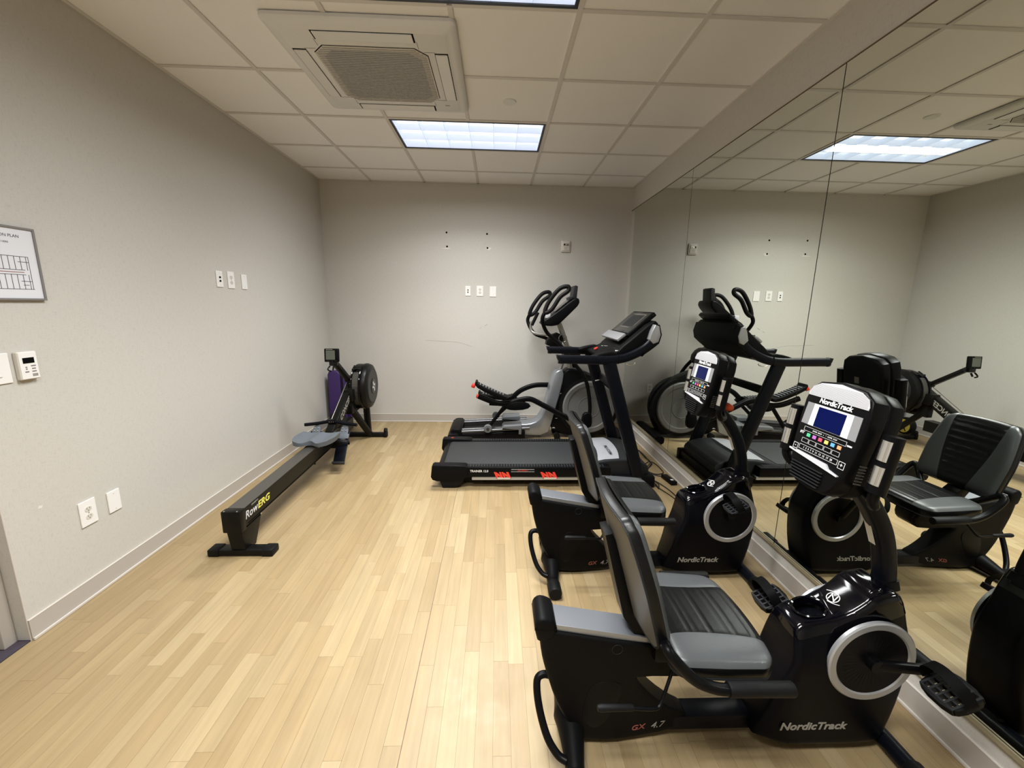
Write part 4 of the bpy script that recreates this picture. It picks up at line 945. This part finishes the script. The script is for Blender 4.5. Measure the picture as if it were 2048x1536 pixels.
# ------------------------------------------------------------------ elliptical
def make_elliptical():
    loc = (2.45, -0.55, 0); P, X = shifted(loc)
    t = thing('elliptical_trainer', 'grey and black elliptical trainer against the far wall', 'elliptical trainer', loc)
    P('rear_foot', 'matte', t, lambda b: (tube(b, [(1.575, -.885, .060), (1.575, -.55, .066), (1.575, -.265, .060)], .062, ry=.052, n=20, k=2, up=(0, 0, 1), power=3.5), prism(b, [(1.53, .05), (1.54, .135), (1.575, .155), (1.66, .15), (1.66, .05)], -.80, -.34, r=.015, ch=1)))
    for y in (-.77, -.695, -.40, -.325):
        P('guide_rail', 'railgrey', t, lambda b: cyl(b, (1.60, y, .108), (2.40, y, .158), .0165, n=16))
    P('rail_bed', 'black', t, lambda b: prism(b, [(1.62, .05), (1.62, .085), (2.35, .125), (2.35, .045)], -.79, -.30, r=.006))
    for y0, y1 in ((-.82, -.65), (-.45, -.29)): P('rail_end_cover', 'grey', t, lambda b: prism(b, [(2.10, .168), (2.12, .195), (2.31, .205), (2.31, .10), (2.28, .10), (2.28, .150)], y0, y1, r=.006))
    # body: lower grey shell curving into the column
    P('base_shell', 'brush', t, lambda b: prism(b, [(2.28, .035), (2.28, .165), (2.40, .168), (2.50, .205), (2.56, .30), (2.60, .46), (2.655, .70), (2.69, .78), (2.78, .79), (2.76, .60), (2.66, .20), (2.62, .035)], -.655, -.44, r=.014, ch=1, steps=3))
    P('housing', 'black', t, lambda b: (prism(b, [(2.60, .03), (2.70, .45), (2.77, .79), (2.90, .80), (3.10, .735), (3.28, .62), (3.39, .46), (3.41, .30), (3.36, .14), (3.28, .03)], -.635, -.46, r=.02, ch=2),))
    P('side_marks', 'whitelet', t, lambda b: [box(b, x, x + w_, -.6357, -.6352, z, z + .003) for x, z, w_ in ((2.73, .52, .03), (2.735, .514, .02), (2.70, .232, .022), (2.675, .125, .02), (2.665, .118, .035))], smooth=False)['kind'] = 'stuff'
    wc = (3.075, 0, .365)
    for s, y in ((-1, -.64), (1, -.455)):
        d = P('wheel_cover', 'wheelgrey', t, lambda b: lathe(b, [(.001, 0), (.20, .002), (.235, .006), (.245, .012), (.285, .016), (.296, .010), (.300, 0), (.30, -.02), (.001, -.02)], (wc[0], y, wc[2]), (0, s, 0), 64), ang=20, label='round grey wheel cover')
        P('cover_groove', 'grey', d, lambda b: annulus(b, (wc[0], y + s * .001, wc[2]), (0, s, 0), .118, .124, .0025, 48))
        if s < 0: P('red_badge', 'redlet', d, lambda b: box(b, 3.155, 3.215, y - .0115, y - .007, .105, .135), smooth=False)
        P('tire', 'rubber', t, lambda b: annulus(b, (wc[0], y, wc[2]), (0, -s, 0), .300, .338, .05, 64), label='black outer rim of the wheel housing')
    P('front_foot', 'black', t, lambda b: (tube(b, [(3.40, -.86, .05), (3.40, -.55, .06), (3.40, -.24, .05)], .055, ry=.045, n=16, k=2, up=(0, 0, 1), power=3), box(b, 3.20, 3.42, -.60, -.50, .03, .09, bev=.01)))
    P('wheel_foot', 'rubber', t, lambda b: [lathe(b, [(.001, 0), (.035, 0), (.035, .05), (.001, .05)], (2.72, y, .035), (0, 1, 0), 20) for y in (-.68, -.47)])['label'] = 'small rubber roller feet'
    # mast
    P('mast', 'steel', t, lambda b: tube(b, [(2.86, -.55, .76), (2.815, -.55, 1.03), (2.70, -.55, 1.32)], .028, ry=.034, n=16, k=2, up=(0, 1, 0), power=3))
    P('lower_mast', 'steel', t, lambda b: tube(b, [(2.74, -.55, .76), (2.80, -.55, .96)], .021, n=14, k=1))
    P('mast_collar', 'black', t, lambda b: prism(b, [(2.76, .93), (2.80, 1.04), (2.90, 1.03), (2.97, .93), (2.93, .84), (2.87, .87)], -.64, -.46, r=.012, ch=1))
    # console
    P('console', 'black', t, lambda b: prism(b, [(2.505, 1.275), (2.52, 1.315), (2.585, 1.355), (2.70, 1.44), (2.80, 1.525), (2.865, 1.565), (2.90, 1.555), (2.905, 1.50), (2.83, 1.42), (2.71, 1.30), (2.68, 1.275), (2.60, 1.262)], -.70, -.40, r=.014, ch=1))
    P('console_screen', 'dscreen', t, lambda b: box(b, -.10, .10, -.12, .12, 0, .004, m=basis((2.745, -.55, 1.492), (0, -1, 0), (.20, 0, .165))), smooth=False)
    P('console_knob', 'bright', t, lambda b: box(b, 2.555, 2.605, -.66, -.60, 1.345, 1.405, bev=.006), label='small bright console button')
    P('tablet_holder', 'dgrey', t, lambda b: prism(b, [(2.800, 1.545), (2.795, 1.565), (2.835, 1.585), (2.845, 1.685), (2.868, 1.695), (2.890, 1.685), (2.882, 1.56), (2.87, 1.53)], -.64, -.46, r=.006))
    P('bottle_holder', 'matte', t, lambda b: prism(b, [(2.545, 1.07), (2.67, 1.20), (2.76, 1.16), (2.74, 1.05), (2.65, 1.03)], -.64, -.50, r=.012, ch=1))
    # fixed bars, U-shaped
    P('fixed_handlebar', 'steel', t, lambda b: tube(b, [(2.43, -.33, 1.30), (2.425, -.32, 1.21), (2.47, -.35, 1.165), (2.60, -.45, 1.155), (2.76, -.55, 1.150)], .016, n=12), label='bare metal fixed bar')
    P('fixed_grip', 'rubber', t, lambda b: tube(b, [(2.435, -.33, 1.255), (2.50, -.345, 1.40)], .019, n=14, k=1))
    P('chrome_ring', 'chrome', t, lambda b: annulus(b, (2.745, -.66, 1.135), (0, -1, 0), .040, .046, .004, 24))
    # moving handlebars: padded loop, then lower tube to the crank arm
    for s in (-1, 1):
        yh = -.55 + s * .27; ym_ = -.55 + s * .22
        dx, dz = (0, 0) if s < 0 else (-.115, -.04)
        hb = P('moving_handlebar', 'black', t, lambda b: tube(b, [(2.53 + dx, yh, 1.42 + dz), (2.50 + dx * .95, yh, 1.335 + dz), (2.56 + dx * .8, ym_, 1.20 + dz), (2.70 + dx * .4, ym_, 1.08), (2.86, ym_, .88), (2.96, ym_, .76), (3.02, ym_, .62), (3.055, ym_, .40), (3.05, ym_, .24)], .0165, ry=.020, n=12))
        P('padded_loop', 'rubber', hb, lambda b: tube(b, [(2.525 + dx, yh, 1.41 + dz), (2.56 + dx, yh, 1.515 + dz), (2.66 + dx, yh + s * .02, 1.645 + dz), (2.745 + dx, yh + s * .03, 1.672 + dz), (2.752 + dx, yh + s * .03, 1.63 + dz), (2.67 + dx, yh + s * .03, 1.565 + dz), (2.59 + dx, yh + s * .02, 1.44 + dz)], .0215, n=12, closed=True), label='padded hand loop')
        P('arm_boot', 'black', hb, lambda b: prism(b, [(2.985, .34), (3.075, .34), (3.085, .20), (3.05, .165), (2.99, .175), (2.965, .24)], ym_ - .03, ym_ + .03, r=.010, ch=1))
    # pedal arms
    for s in (-1, 1):
        yp = -.55 + s * .225
        if s < 0:      # near: runs low
            pts = [(1.84, yp, .515), (2.02, yp, .445), (2.16, yp, .435), (2.29, yp, .475), (2.40, yp, .485), (2.52, yp, .43), (2.72, yp, .325), (2.88, yp, .25), (3.02, yp, .22)]
        else:          # far: runs high
            pts = [(1.95, yp, .33), (2.10, yp, .33), (2.22, yp, .40), (2.33, yp, .49), (2.48, yp, .548), (2.65, yp, .556), (2.90, yp, .556), (3.06, yp, .556)]
        arm = P('pedal_arm', 'black', t, lambda b: tube(b, pts, .029, ry=.024, n=14, up=(0, 1, 0), power=3))
        P('roller_link', 'black', t, lambda b: tube(b, [(1.95 if s < 0 else 2.03, yp, .165), (2.15 if s < 0 else 2.28, yp, .44 if s < 0 else .40)], .020, ry=.017, n=12, k=1, up=(0, 1, 0), power=3))
        rl = P('roller', 'grey', t, lambda b: lathe(b, [(.001, .0), (.040, .0), (.044, .006), (.044, .036), (.040, .042), (.001, .042)], (1.945 if s < 0 else 2.03, yp - s * .0 + s * .02, .165), (0, s, 0), 28))
        P('roller_hub', 'chrome', rl, lambda b: lathe(b, [(.009, .0), (.016, .0), (.016, .003), (.009, .003)], (1.945 if s < 0 else 2.03, yp + s * .063, .165), (0, s, 0), 20))
        px, pz = (1.98, .555) if s < 0 else (2.02, .40)
        pm_ = Matrix.Translation((px, yp + s * .0, pz)) @ Matrix.Rotation(math.radians(23 if s < 0 else 5), 4, 'Y')
        pd = P('foot_pedal', 'matte', t, lambda b: prism(b, [(-.20, .02), (-.205, .055), (-.185, .06), (-.17, .035), (.17, .030), (.195, .055), (.205, .05), (.20, .0), (.10, -.018), (-.14, -.01)], -.068, .068, r=.008, ch=1, m=pm_))
        P('pedal_ribs', 'grey', pd, lambda b: [box(b, -.15 + k * .033, -.138 + k * .033, -.050, .050, .030, .041, m=pm_) for k in range(9)], smooth=False)['kind'] = 'stuff'
        P('adjust_tab', 'redlet', pd, lambda b: (box(b, -.225, -.185, -.045, .045, -.025, .012, m=pm_, bev=.008),), label='red pedal adjustment tab')
    P('black_joint', 'black', t, lambda b: prism(b, [(2.88, .525), (2.90, .60), (3.08, .60), (3.10, .52)], -.36, -.28, r=.012, ch=1))
    P('near_joint', 'black', t, lambda b: prism(b, [(2.13, .38), (2.15, .44), (2.30, .47), (2.42, .42), (2.36, .37), (2.2, .36)], -.80, -.75, r=.010, ch=1))
    return t
make_elliptical()

# ------------------------------------------------------------------ rower along the left wall
def make_rower():
    loc = (0.525, -1.75, 0); P, X = shifted(loc); cx = .525
    t = thing('rowing_machine', 'long black rowing machine with a round flywheel, along the left wall', 'rowing machine', loc)
    zt = lambda y: .296 + (y + 2.86) * .021                      # rail rises slightly to the front
    def rail(b, x0, x1, ya, yb, h0, h1):
        vs = [b.verts.new((x, y, zt(y) + h)) for x in (x0, x1) for y in (ya, yb) for h in (h0, h1)]
        for f in ((0, 1, 3, 2), (4, 6, 7, 5), (0, 4, 5, 1), (2, 3, 7, 6), (0, 2, 6, 4), (1, 5, 7, 3)): b.faces.new([vs[i] for i in f])
    mr = P('monorail', 'rowblack', t, lambda b: rail(b, cx - .049, cx + .049, -2.83, -.98, -.115, -.003), smooth=False)
    P('rail_track', 'gunmetal', mr, lambda b: rail(b, cx - .047, cx + .047, -2.82, -1.36, -.0029, 0), smooth=False, label='grey metal top of the rail')
    P('rail_groove', 'slot', mr, lambda b: (rail(b, cx + .0488, cx + .0496, -2.80, -1.2, -.110, -.102), rail(b, cx - .0496, cx - .0488, -2.80, -1.2, -.110, -.102)), smooth=False)
    P('rail_cap', 'rowblack', t, lambda b: box(b, cx - .054, cx + .054, -2.875, -2.825, .168, .300, bev=.006))
    P('cap_screw', 'chrome', t, lambda b: [cyl(b, (cx + s * .036, -2.868, .299), (cx + s * .036, -2.868, .302), .004, n=10) for s in (-1, 1)])['kind'] = 'stuff'
    # side lettering, reads towards the front
    sl = math.atan(.021)
    X('rail_lettering', text_bm('Row', .066, .0006, .25, .0006, m=basis((cx + .0496, -2.762, .245), (0, 1, .021), (0, 0, 1)), sx=1.0), 'bright', mr, smooth=False, label='silver lettering')
    X('rail_lettering', text_bm('ERG', .060, .0006, .25, .0013, m=basis((cx + .0496, -2.630, .2465), (0, 1, .021), (0, 0, 1)), sx=1.2), 'yellowlet', mr, smooth=False, label='yellow lettering')
    X('small_lettering', text_bm('CONCEPT 2', .013, .0004, .2, .0002, m=basis((cx + .0496, -2.72, .284), (0, 1, .021), (0, 0, 1))), 'greylet', mr, smooth=False)
    # rear leg
    P('rear_leg', 'rowblack', t, lambda b: prism(b, [(-2.862, .170), (-2.835, .02), (-2.735, .02), (-2.655, .170)], -.042, .042, r=.004, m=Matrix(((0, 1, 0, cx), (1, 0, 0, 0), (0, 0, 1, 0), (0, 0, 0, 1)))))
    P('leg_bolt', 'chrome', t, lambda b: cyl(b, (cx + .045, -2.675, .185), (cx + .054, -2.675, .185), .006, n=12))
    rf = P('rear_foot', 'rowblack', t, lambda b: box(b, cx - .16, cx + .18, -2.845, -2.775, .004, .040, bev=.005))
    for s in (-1, 1): P('foot_pad', 'rubber', rf, lambda b: box(b, cx + .01 + s * .155 - .033, cx + .01 + s * .155 + .033, -2.85, -2.77, 0, .044, bev=.008))
    # front beam rising to the flywheel
    fb0, fb1 = Vector((cx, -1.42, .315)), Vector((cx, -.86, .640))
    d = (fb1 - fb0).normalized(); up = Vector((0, -d.z, d.y))
    fmx = basis((cx, -1.42, .300), d, up)          # x along the beam, y up, z = d x up
    L = (fb1 - fb0).length
    P('front_beam', 'rowblack', t, lambda b: box(b, -.03, L + .03, -.055, .055, -.036, .036, m=fmx, bev=.006))
    X('beam_lettering', text_bm('CONCEPT 2', .075, .0006, .2, .0012, m=basis(fmx @ Vector((L * .58, .0, (.0365 if (fmx.col[2].to_3d()).x > 0 else -.0365))), d, up)), 'greylet', t, smooth=False, label='pale lettering on the rising beam')
    # front legs and foot
    for x, y0 in ((cx - .005, -1.02), (cx + .085, -.66)):
        P('front_leg', 'rowblack', t, lambda b: tube(b, [(x, y0, .52 if y0 < -.8 else .42), (cx + .10 if y0 < -.8 else x, -.625, .03)], .024, ry=.034, n=12, k=1, up=(1, 0, 0), power=4))
    ff = P('front_foot', 'rowblack', t, lambda b: box(b, .245, .795, -.640, -.590, .006, .052, bev=.008))
    for x in (.235, .785): P('transport_wheel', 'rubber', ff, lambda b: (lathe(b, [(.001, -.015), (.028, -.015), (.030, -.010), (.030, .010), (.028, .015), (.001, .015)], (x + .01, -.612, .072), (1, 0, 0), 24), box(b, x - .008, x + .028, -.645, -.58, .0, .06, bev=.006)))
    # flywheel housing
    fx0, fx1, fy, fz, fr = .545, .705, -.715, .605, .235
    fw = P('flywheel_housing', 'rowblack', t, lambda b: lathe(b, [(.001, 0), (fr - .02, 0), (fr - .004, .008), (fr, .02), (fr, .085), (fr + .006, .095), (fr + .006, .118), (fr - .006, .145), (fr - .040, .160), (.16, .165), (.001, .165)], (fx0, fy, fz), (1, 0, 0), 56), ang=40)
    def band(b):
        R = []
        for i in range(25):
            a = math.radians(125 + 110 * i / 24)
            R.append([b.verts.new((x, fy + (fr + .002) * math.cos(a), fz + (fr + .002) * math.sin(a))) for x in (fx0 + .022, fx0 + .080)])
        for r0, r1 in zip(R, R[1:]): b.faces.new((r0[0], r0[1], r1[1], r1[0]))
        bmesh.ops.solidify(b, geom=b.faces[:], thickness=.002)
    P('mesh_band', 'mesh', fw, band, label='grey perforated band round the flywheel')
    P('band_frame', 'gloss', fw, lambda b: [tube(b, [(x, fy + (fr + .008) * math.cos(math.radians(a)), fz + (fr + .008) * math.sin(math.radians(a))) for a in range(110, 251, 10)], .008, n=8, k=2) for x in (fx0 + .012, fx0 + .092)])['label'] = 'glossy black bars edging the band'
    for a in (128, 232): P('clamp', 'gloss', fw, lambda b: box(b, fx0 + .004, fx0 + .10, fy + (fr + .004) * math.cos(math.radians(a)) - .014, fy + (fr + .004) * math.cos(math.radians(a)) + .014, fz + (fr + .004) * math.sin(math.radians(a)) - .022, fz + (fr + .004) * math.sin(math.radians(a)) + .022, bev=.006))
    P('vent_ring', 'vent', fw, lambda b: annulus(b, (fx0 + .160, fy, fz), (1, 0, 0), .085, .175, .008, 56), label='perforated side vent')
    P('hub_disc', 'gloss', fw, lambda b: lathe(b, [(.001, 0), (.080, 0), (.080, .010), (.06, .014), (.001, .014)], (fx0 + .160, fy, fz), (1, 0, 0), 40))
    P('hub_mark', 'bright', fw, lambda b: (box(b, -.012, .012, -.058, .05, 0, .001, m=basis((fx0 + .1745, fy, fz), (0, 1, .35), (0, -.35, 1))), box(b, -.045, .045, -.010, .010, 0, .001, m=basis((fx0 + .1745, fy, fz), (0, 1, .35), (0, -.35, 1)))), smooth=False, label='pale mark on the hub')
    P('damper', 'dgrey', fw, lambda b: annulus(b, (fx0 + .16, fy, fz), (1, 0, 0), .176, .186, .006, 48))
    P('wheel_bracket', 'rowblack', t, lambda b: (box(b, cx - .03, fx0 + .05, -1.02, -.80, .50, .62, bev=.01), box(b, cx - .02, fx0 + .03, -.99, -.70, .36, .50, bev=.01)))
    # chain and handle
    P('chain', 'chrome', t, lambda b: cyl(b, (cx - .002, -1.385, .425), (cx - .002, -.93, .700), .0035, n=8))
    h = P('pull_handle', 'navy', t, lambda b: (tube(b, [(cx - .235, -1.415, .378), (cx - .12, -1.40, .388), (cx - .03, -1.385, .402), (cx + .03, -1.385, .402), (cx + .12, -1.40, .388), (cx + .235, -1.415, .378)], .0155, n=14, k=4)))
    P('handle_center', 'gloss', h, lambda b: (box(b, cx - .045, cx + .045, -1.40, -1.36, .382, .424, bev=.010), box(b, cx - .09, cx + .09, -1.398, -1.372, .385, .410, bev=.008)))
    P('handle_bolts', 'chrome', h, lambda b: [cyl(b, (cx + k * .018, -1.402, .402), (cx + k * .018, -1.398, .402), .0035, n=8) for k in (-1, 0, 1)])['kind'] = 'stuff'
    # monitor arm and monitor
    P('monitor_arm', 'rowblack', t, lambda b: (tube(b, [(cx + .005, -.905, .50), (cx + .005, -.905, .70)], .026, ry=.022, n=12, k=1, power=4), box(b, cx - .03, cx + .035, -.945, -.865, .69, .745, bev=.008), tube(b, [(cx, -.93, .72), (cx - .005, -1.235, .935)], .021, ry=.031, n=12, k=1, up=(1, 0, 0), power=4)))
    P('monitor_bracket', 'gloss', t, lambda b: (box(b, cx - .038, cx + .038, -1.275, -1.215, .900, .945, bev=.01), tube(b, [(cx - .03, -1.27, .90), (cx - .045, -1.285, .875), (cx - .03, -1.30, .862), (cx - .01, -1.295, .855)], .007, n=8), tube(b, [(cx + .0, -1.265, .895), (cx - .0, -1.285, .862)], .008, n=8, k=1)))
    mm_ = basis((cx - .008, -1.275, 1.000), (1, .06, 0), (0, .10, 1))
    mo = P('monitor', 'black', t, lambda b: box(b, -.066, .066, -.062, .062, -.024, 0, m=mm_, bev=.008))
    P('monitor_screen', 'lcd', mo, lambda b: box(b, -.050, .030, -.040, .045, 0, .0015, m=mm_), smooth=False, label='grey green display')
    P('monitor_buttons', 'dgrey', mo, lambda b: ([box(b, -.036 + k * .032, -.020 + k * .032, -.055, -.048, 0, .002, m=mm_) for k in range(3)],), smooth=False)['kind'] = 'stuff'
    P('monitor_text', 'greylet', mo, lambda b: box(b, -.048, .01, .051, .055, 0, .001, m=mm_), smooth=False)
    # seat
    def seat(b):
        n, q = 26, 14; top = []
        for i in range(n + 1):
            u = -1 + 2 * i / n; row = []
            for j in range(q + 1):
                v = -1 + 2 * j / q
                x = cx + .005 + u * (.168 - .022 * (v < 0) * v * v - .012 * v * v)
                yy = -1.745 + v * .125 + (-.020 * math.exp(-((abs(u) - .62) / .28) ** 2) + .022 * math.exp(-(u / .25) ** 2)) * (v < -.2) * (-v)
                z = .372 + .010 * abs(u) ** 3 - .014 * math.exp(-((abs(u) - .42) / .25) ** 2) * (1 - v * v * .6) + .006 * math.exp(-(u / .16) ** 2) - .004 * (v < -.7) * (-v - .7) * 3 
                row.append((x, yy, z))
            top.append(row)
        T_ = [[b.verts.new(c) for c in r] for r in top]; Bt = [[b.verts.new((c[0] * 1 + (cx + .005 - c[0]) * .04, c[1], .336 + .004 * (c[2] > .376))) for c in r] for r in top]
        for G, fl in ((T_, 0), (Bt, 1)):
            for i in range(n):
                for j in range(q): b.faces.new((G[i][j], G[i + 1][j], G[i + 1][j + 1], G[i][j + 1]))
        edge = [(i, 0) for i in range(n)] + [(n, j) for j in range(q)] + [(i, q) for i in range(n, 0, -1)] + [(0, j) for j in range(q, 0, -1)]
        for a, c in zip(edge, edge[1:] + edge[:1]): b.faces.new((T_[a[0]][a[1]], T_[c[0]][c[1]], Bt[c[0]][c[1]], Bt[a[0]][a[1]]))
    P('seat', 'slate', t, seat, label='scooped blue grey seat')
    P('seat_carriage', 'steel', t, lambda b: (box(b, cx - .040, cx + .040, -1.82, -1.66, .318, .340, bev=.004), [cyl(b, (cx + s * .036, y, .315), (cx + s * .052, y, .315), .016, n=14) for s in (-1, 1) for y in (-1.80, -1.68)]))
    # footrests
    for s in (-1, 1):
        xf = cx + s * .125
        fm = basis((xf, -1.50, .232), (1, 0, 0), (0, .62, .78))          # x across, y up the plate, z = towards the rower
        f = P('footrest', 'navy', t, lambda b: box(b, -.050, .050, -.190, .115, -.006, .006, m=fm, bev=.004))
        P('heel_cup', 'dgrey', f, lambda b: (box(b, -.052, .052, -.195, -.175, -.012, .030, m=fm, bev=.006),))
        P('toe_piece', 'slate', f, lambda b: (prism(b, chaikin([(-.036, .03), (-.036, .115), (-.024, .172), (.024, .172), (.036, .115), (.036, .03)], 2), -.004, .012, r=.002, m=fm @ Matrix(((1, 0, 0, 0), (0, 0, 1, 0), (0, 1, 0, 0), (0, 0, 0, 1)))), box(b, -.05, .05, .04, .085, .006, .016, m=fm, bev=.003)))
        P('toe_screws', 'chrome', f, lambda b: [cyl(b, fm @ Vector((u, v, .015)), fm @ Vector((u, v, .018)), .005, n=8) for u in (-.015, .015) for v in (.115, .142)])['kind'] = 'stuff'
        P('foot_strap', 'rubber', f, lambda b: tube(b, [fm @ Vector(q) for q in ((-.052, .0, .0), (-.055, .0, .045), (.0, -.0, .072), (.062, .0, .050), (.068, .0, .015), (.052, .0, .0))], .004, ry=.014, n=8, k=4, up=None))
        P('foot_bracket', 'rowblack', f, lambda b: box(b, min(cx, xf), max(cx, xf), -1.52, -1.44, .19, .25, bev=.005))
make_rower()

# ------------------------------------------------------------------ mat and wheel behind the rower
def mat_thing():
    loc = (.13, -.20, 0); P, X = shifted(loc)
    t = thing('exercise_mat', 'folded purple foam mat standing upright in the corner behind the rower', 'exercise mat', loc)
    for k, (x0, x1, y0, y1, h) in enumerate(((.050, .195, -.270, -.205, .690), (.062, .215, -.200, -.135, .684), (.050, .250, -.130, -.070, .600))):
        def fold(b):
            r = .05 if k < 2 else .03
            pts = [(x0, .004), (x1, .004), (x1, h - r), (x1 - r * .3, h - r * .3), (x1 - r, h), (x0 + r, h), (x0 + r * .3, h - r * .3), (x0, h - r)]
            prism(b, pts, y0, y1, r=.012)
        P('mat_fold', 'purple', t, fold)
    P('mat_gap_strip', 'black', t, lambda b: box(b, .193, .199, -.262, -.205, .012, .670, bev=.001), smooth=False, label='black strip painted for the dark gap between the mat folds')  # shade in the gap between folds, put in as a black strip
mat_thing()
def wheel_thing():
    c = Vector((.165, -.42, .105)); P, X = shifted((c.x, c.y, 0))
    t = thing('exercise_disc', 'dark exercise wheel with a yellow face on the floor behind the rower', 'exercise wheel', (c.x, c.y, 0))
    P('tire', 'rubber', t, lambda b: lathe(b, [(.07, -.035), (.095, -.035), (.104, -.022), (.105, 0), (.104, .022), (.095, .035), (.07, .035)], c, (1, 0, 0), 40))
    P('face_disc', 'yellow', t, lambda b: lathe(b, [(.001, -.03), (.08, -.03), (.08, .036), (.001, .036)], c, (1, 0, 0), 40), label='yellow face')
    P('hub', 'black', t, lambda b: (lathe(b, [(.001, .036), (.028, .036), (.028, .05), (.001, .05)], c, (1, 0, 0), 24), [box(b, .036, .039, -.005, .005, .02, .07, m=Matrix.Translation(c) @ Matrix.Rotation(k * 2 * PI / 3 + .5, 4, 'X')) for k in range(3)]))
wheel_thing()

# ------------------------------------------------------------------ cords on the floor by the mirror, each a part of the machine it feeds
def cord(parent, pts, r=.0042, z=.006):
    P3 = [Vector((max(3.385, min(x - .045, W - .045)), y, (z if len(p_) < 3 else p_[2]))) - parent.location for p_ in pts for x, y in (p_[:2],)]
    bm = new(); tube(bm, P3, r, n=8, k=5); return obj('power_cord', bm, 'cord', parent)
adapter = thing('power_adapter', 'black adapter box with coiled cord on the floor near the mirror base', 'power adapter', (3.535, -1.80, 0))
bmx_ = Matrix.Rotation(math.radians(8), 4, 'Z')
ac_ = B('adapter_case', 'black', adapter, lambda b: box(b, -.028, .028, -.085, .085, 0, .034, m=bmx_, bev=.006))
B('adapter_label', 'whitelet', ac_, lambda b: box(b, -.010, .014, -.052, -.030, .034, .0344, m=bmx_), smooth=False)
cord(adapter, [(3.62, -.74), (3.600, -.86), (3.573, -.991), (3.583, -1.15), (3.573, -1.362), (3.569, -1.424, .012), (3.486, -1.542), (3.479, -1.61), (3.527, -1.659), (3.598, -1.632), (3.62, -1.542), (3.607, -1.423, .008), (3.564, -1.387, .018), (3.502, -1.424), (3.471, -1.484), (3.456, -1.599, .012), (3.516, -1.686), (3.575, -1.712, .012)])
cord(adapter, [(3.48, -.98), (3.53, -.98), (3.562, -1.021, .012), (3.568, -1.245), (3.564, -1.40, .022), (3.481, -1.531, .014), (3.425, -1.632), (3.43, -1.739), (3.468, -1.859, .014), (3.509, -1.989), (3.52, -2.15)])
cord(adapter, [(3.28, -1.83), (3.379, -1.839), (3.45, -1.82, .014), (3.461, -1.878), (3.422, -1.944), (3.381, -1.953), (3.35, -1.91), (3.377, -1.878, .014), (3.418, -1.953, .014), (3.47, -2.051), (3.50, -2.20), (3.53, -2.40), (3.545, -2.52)], r=.0038)
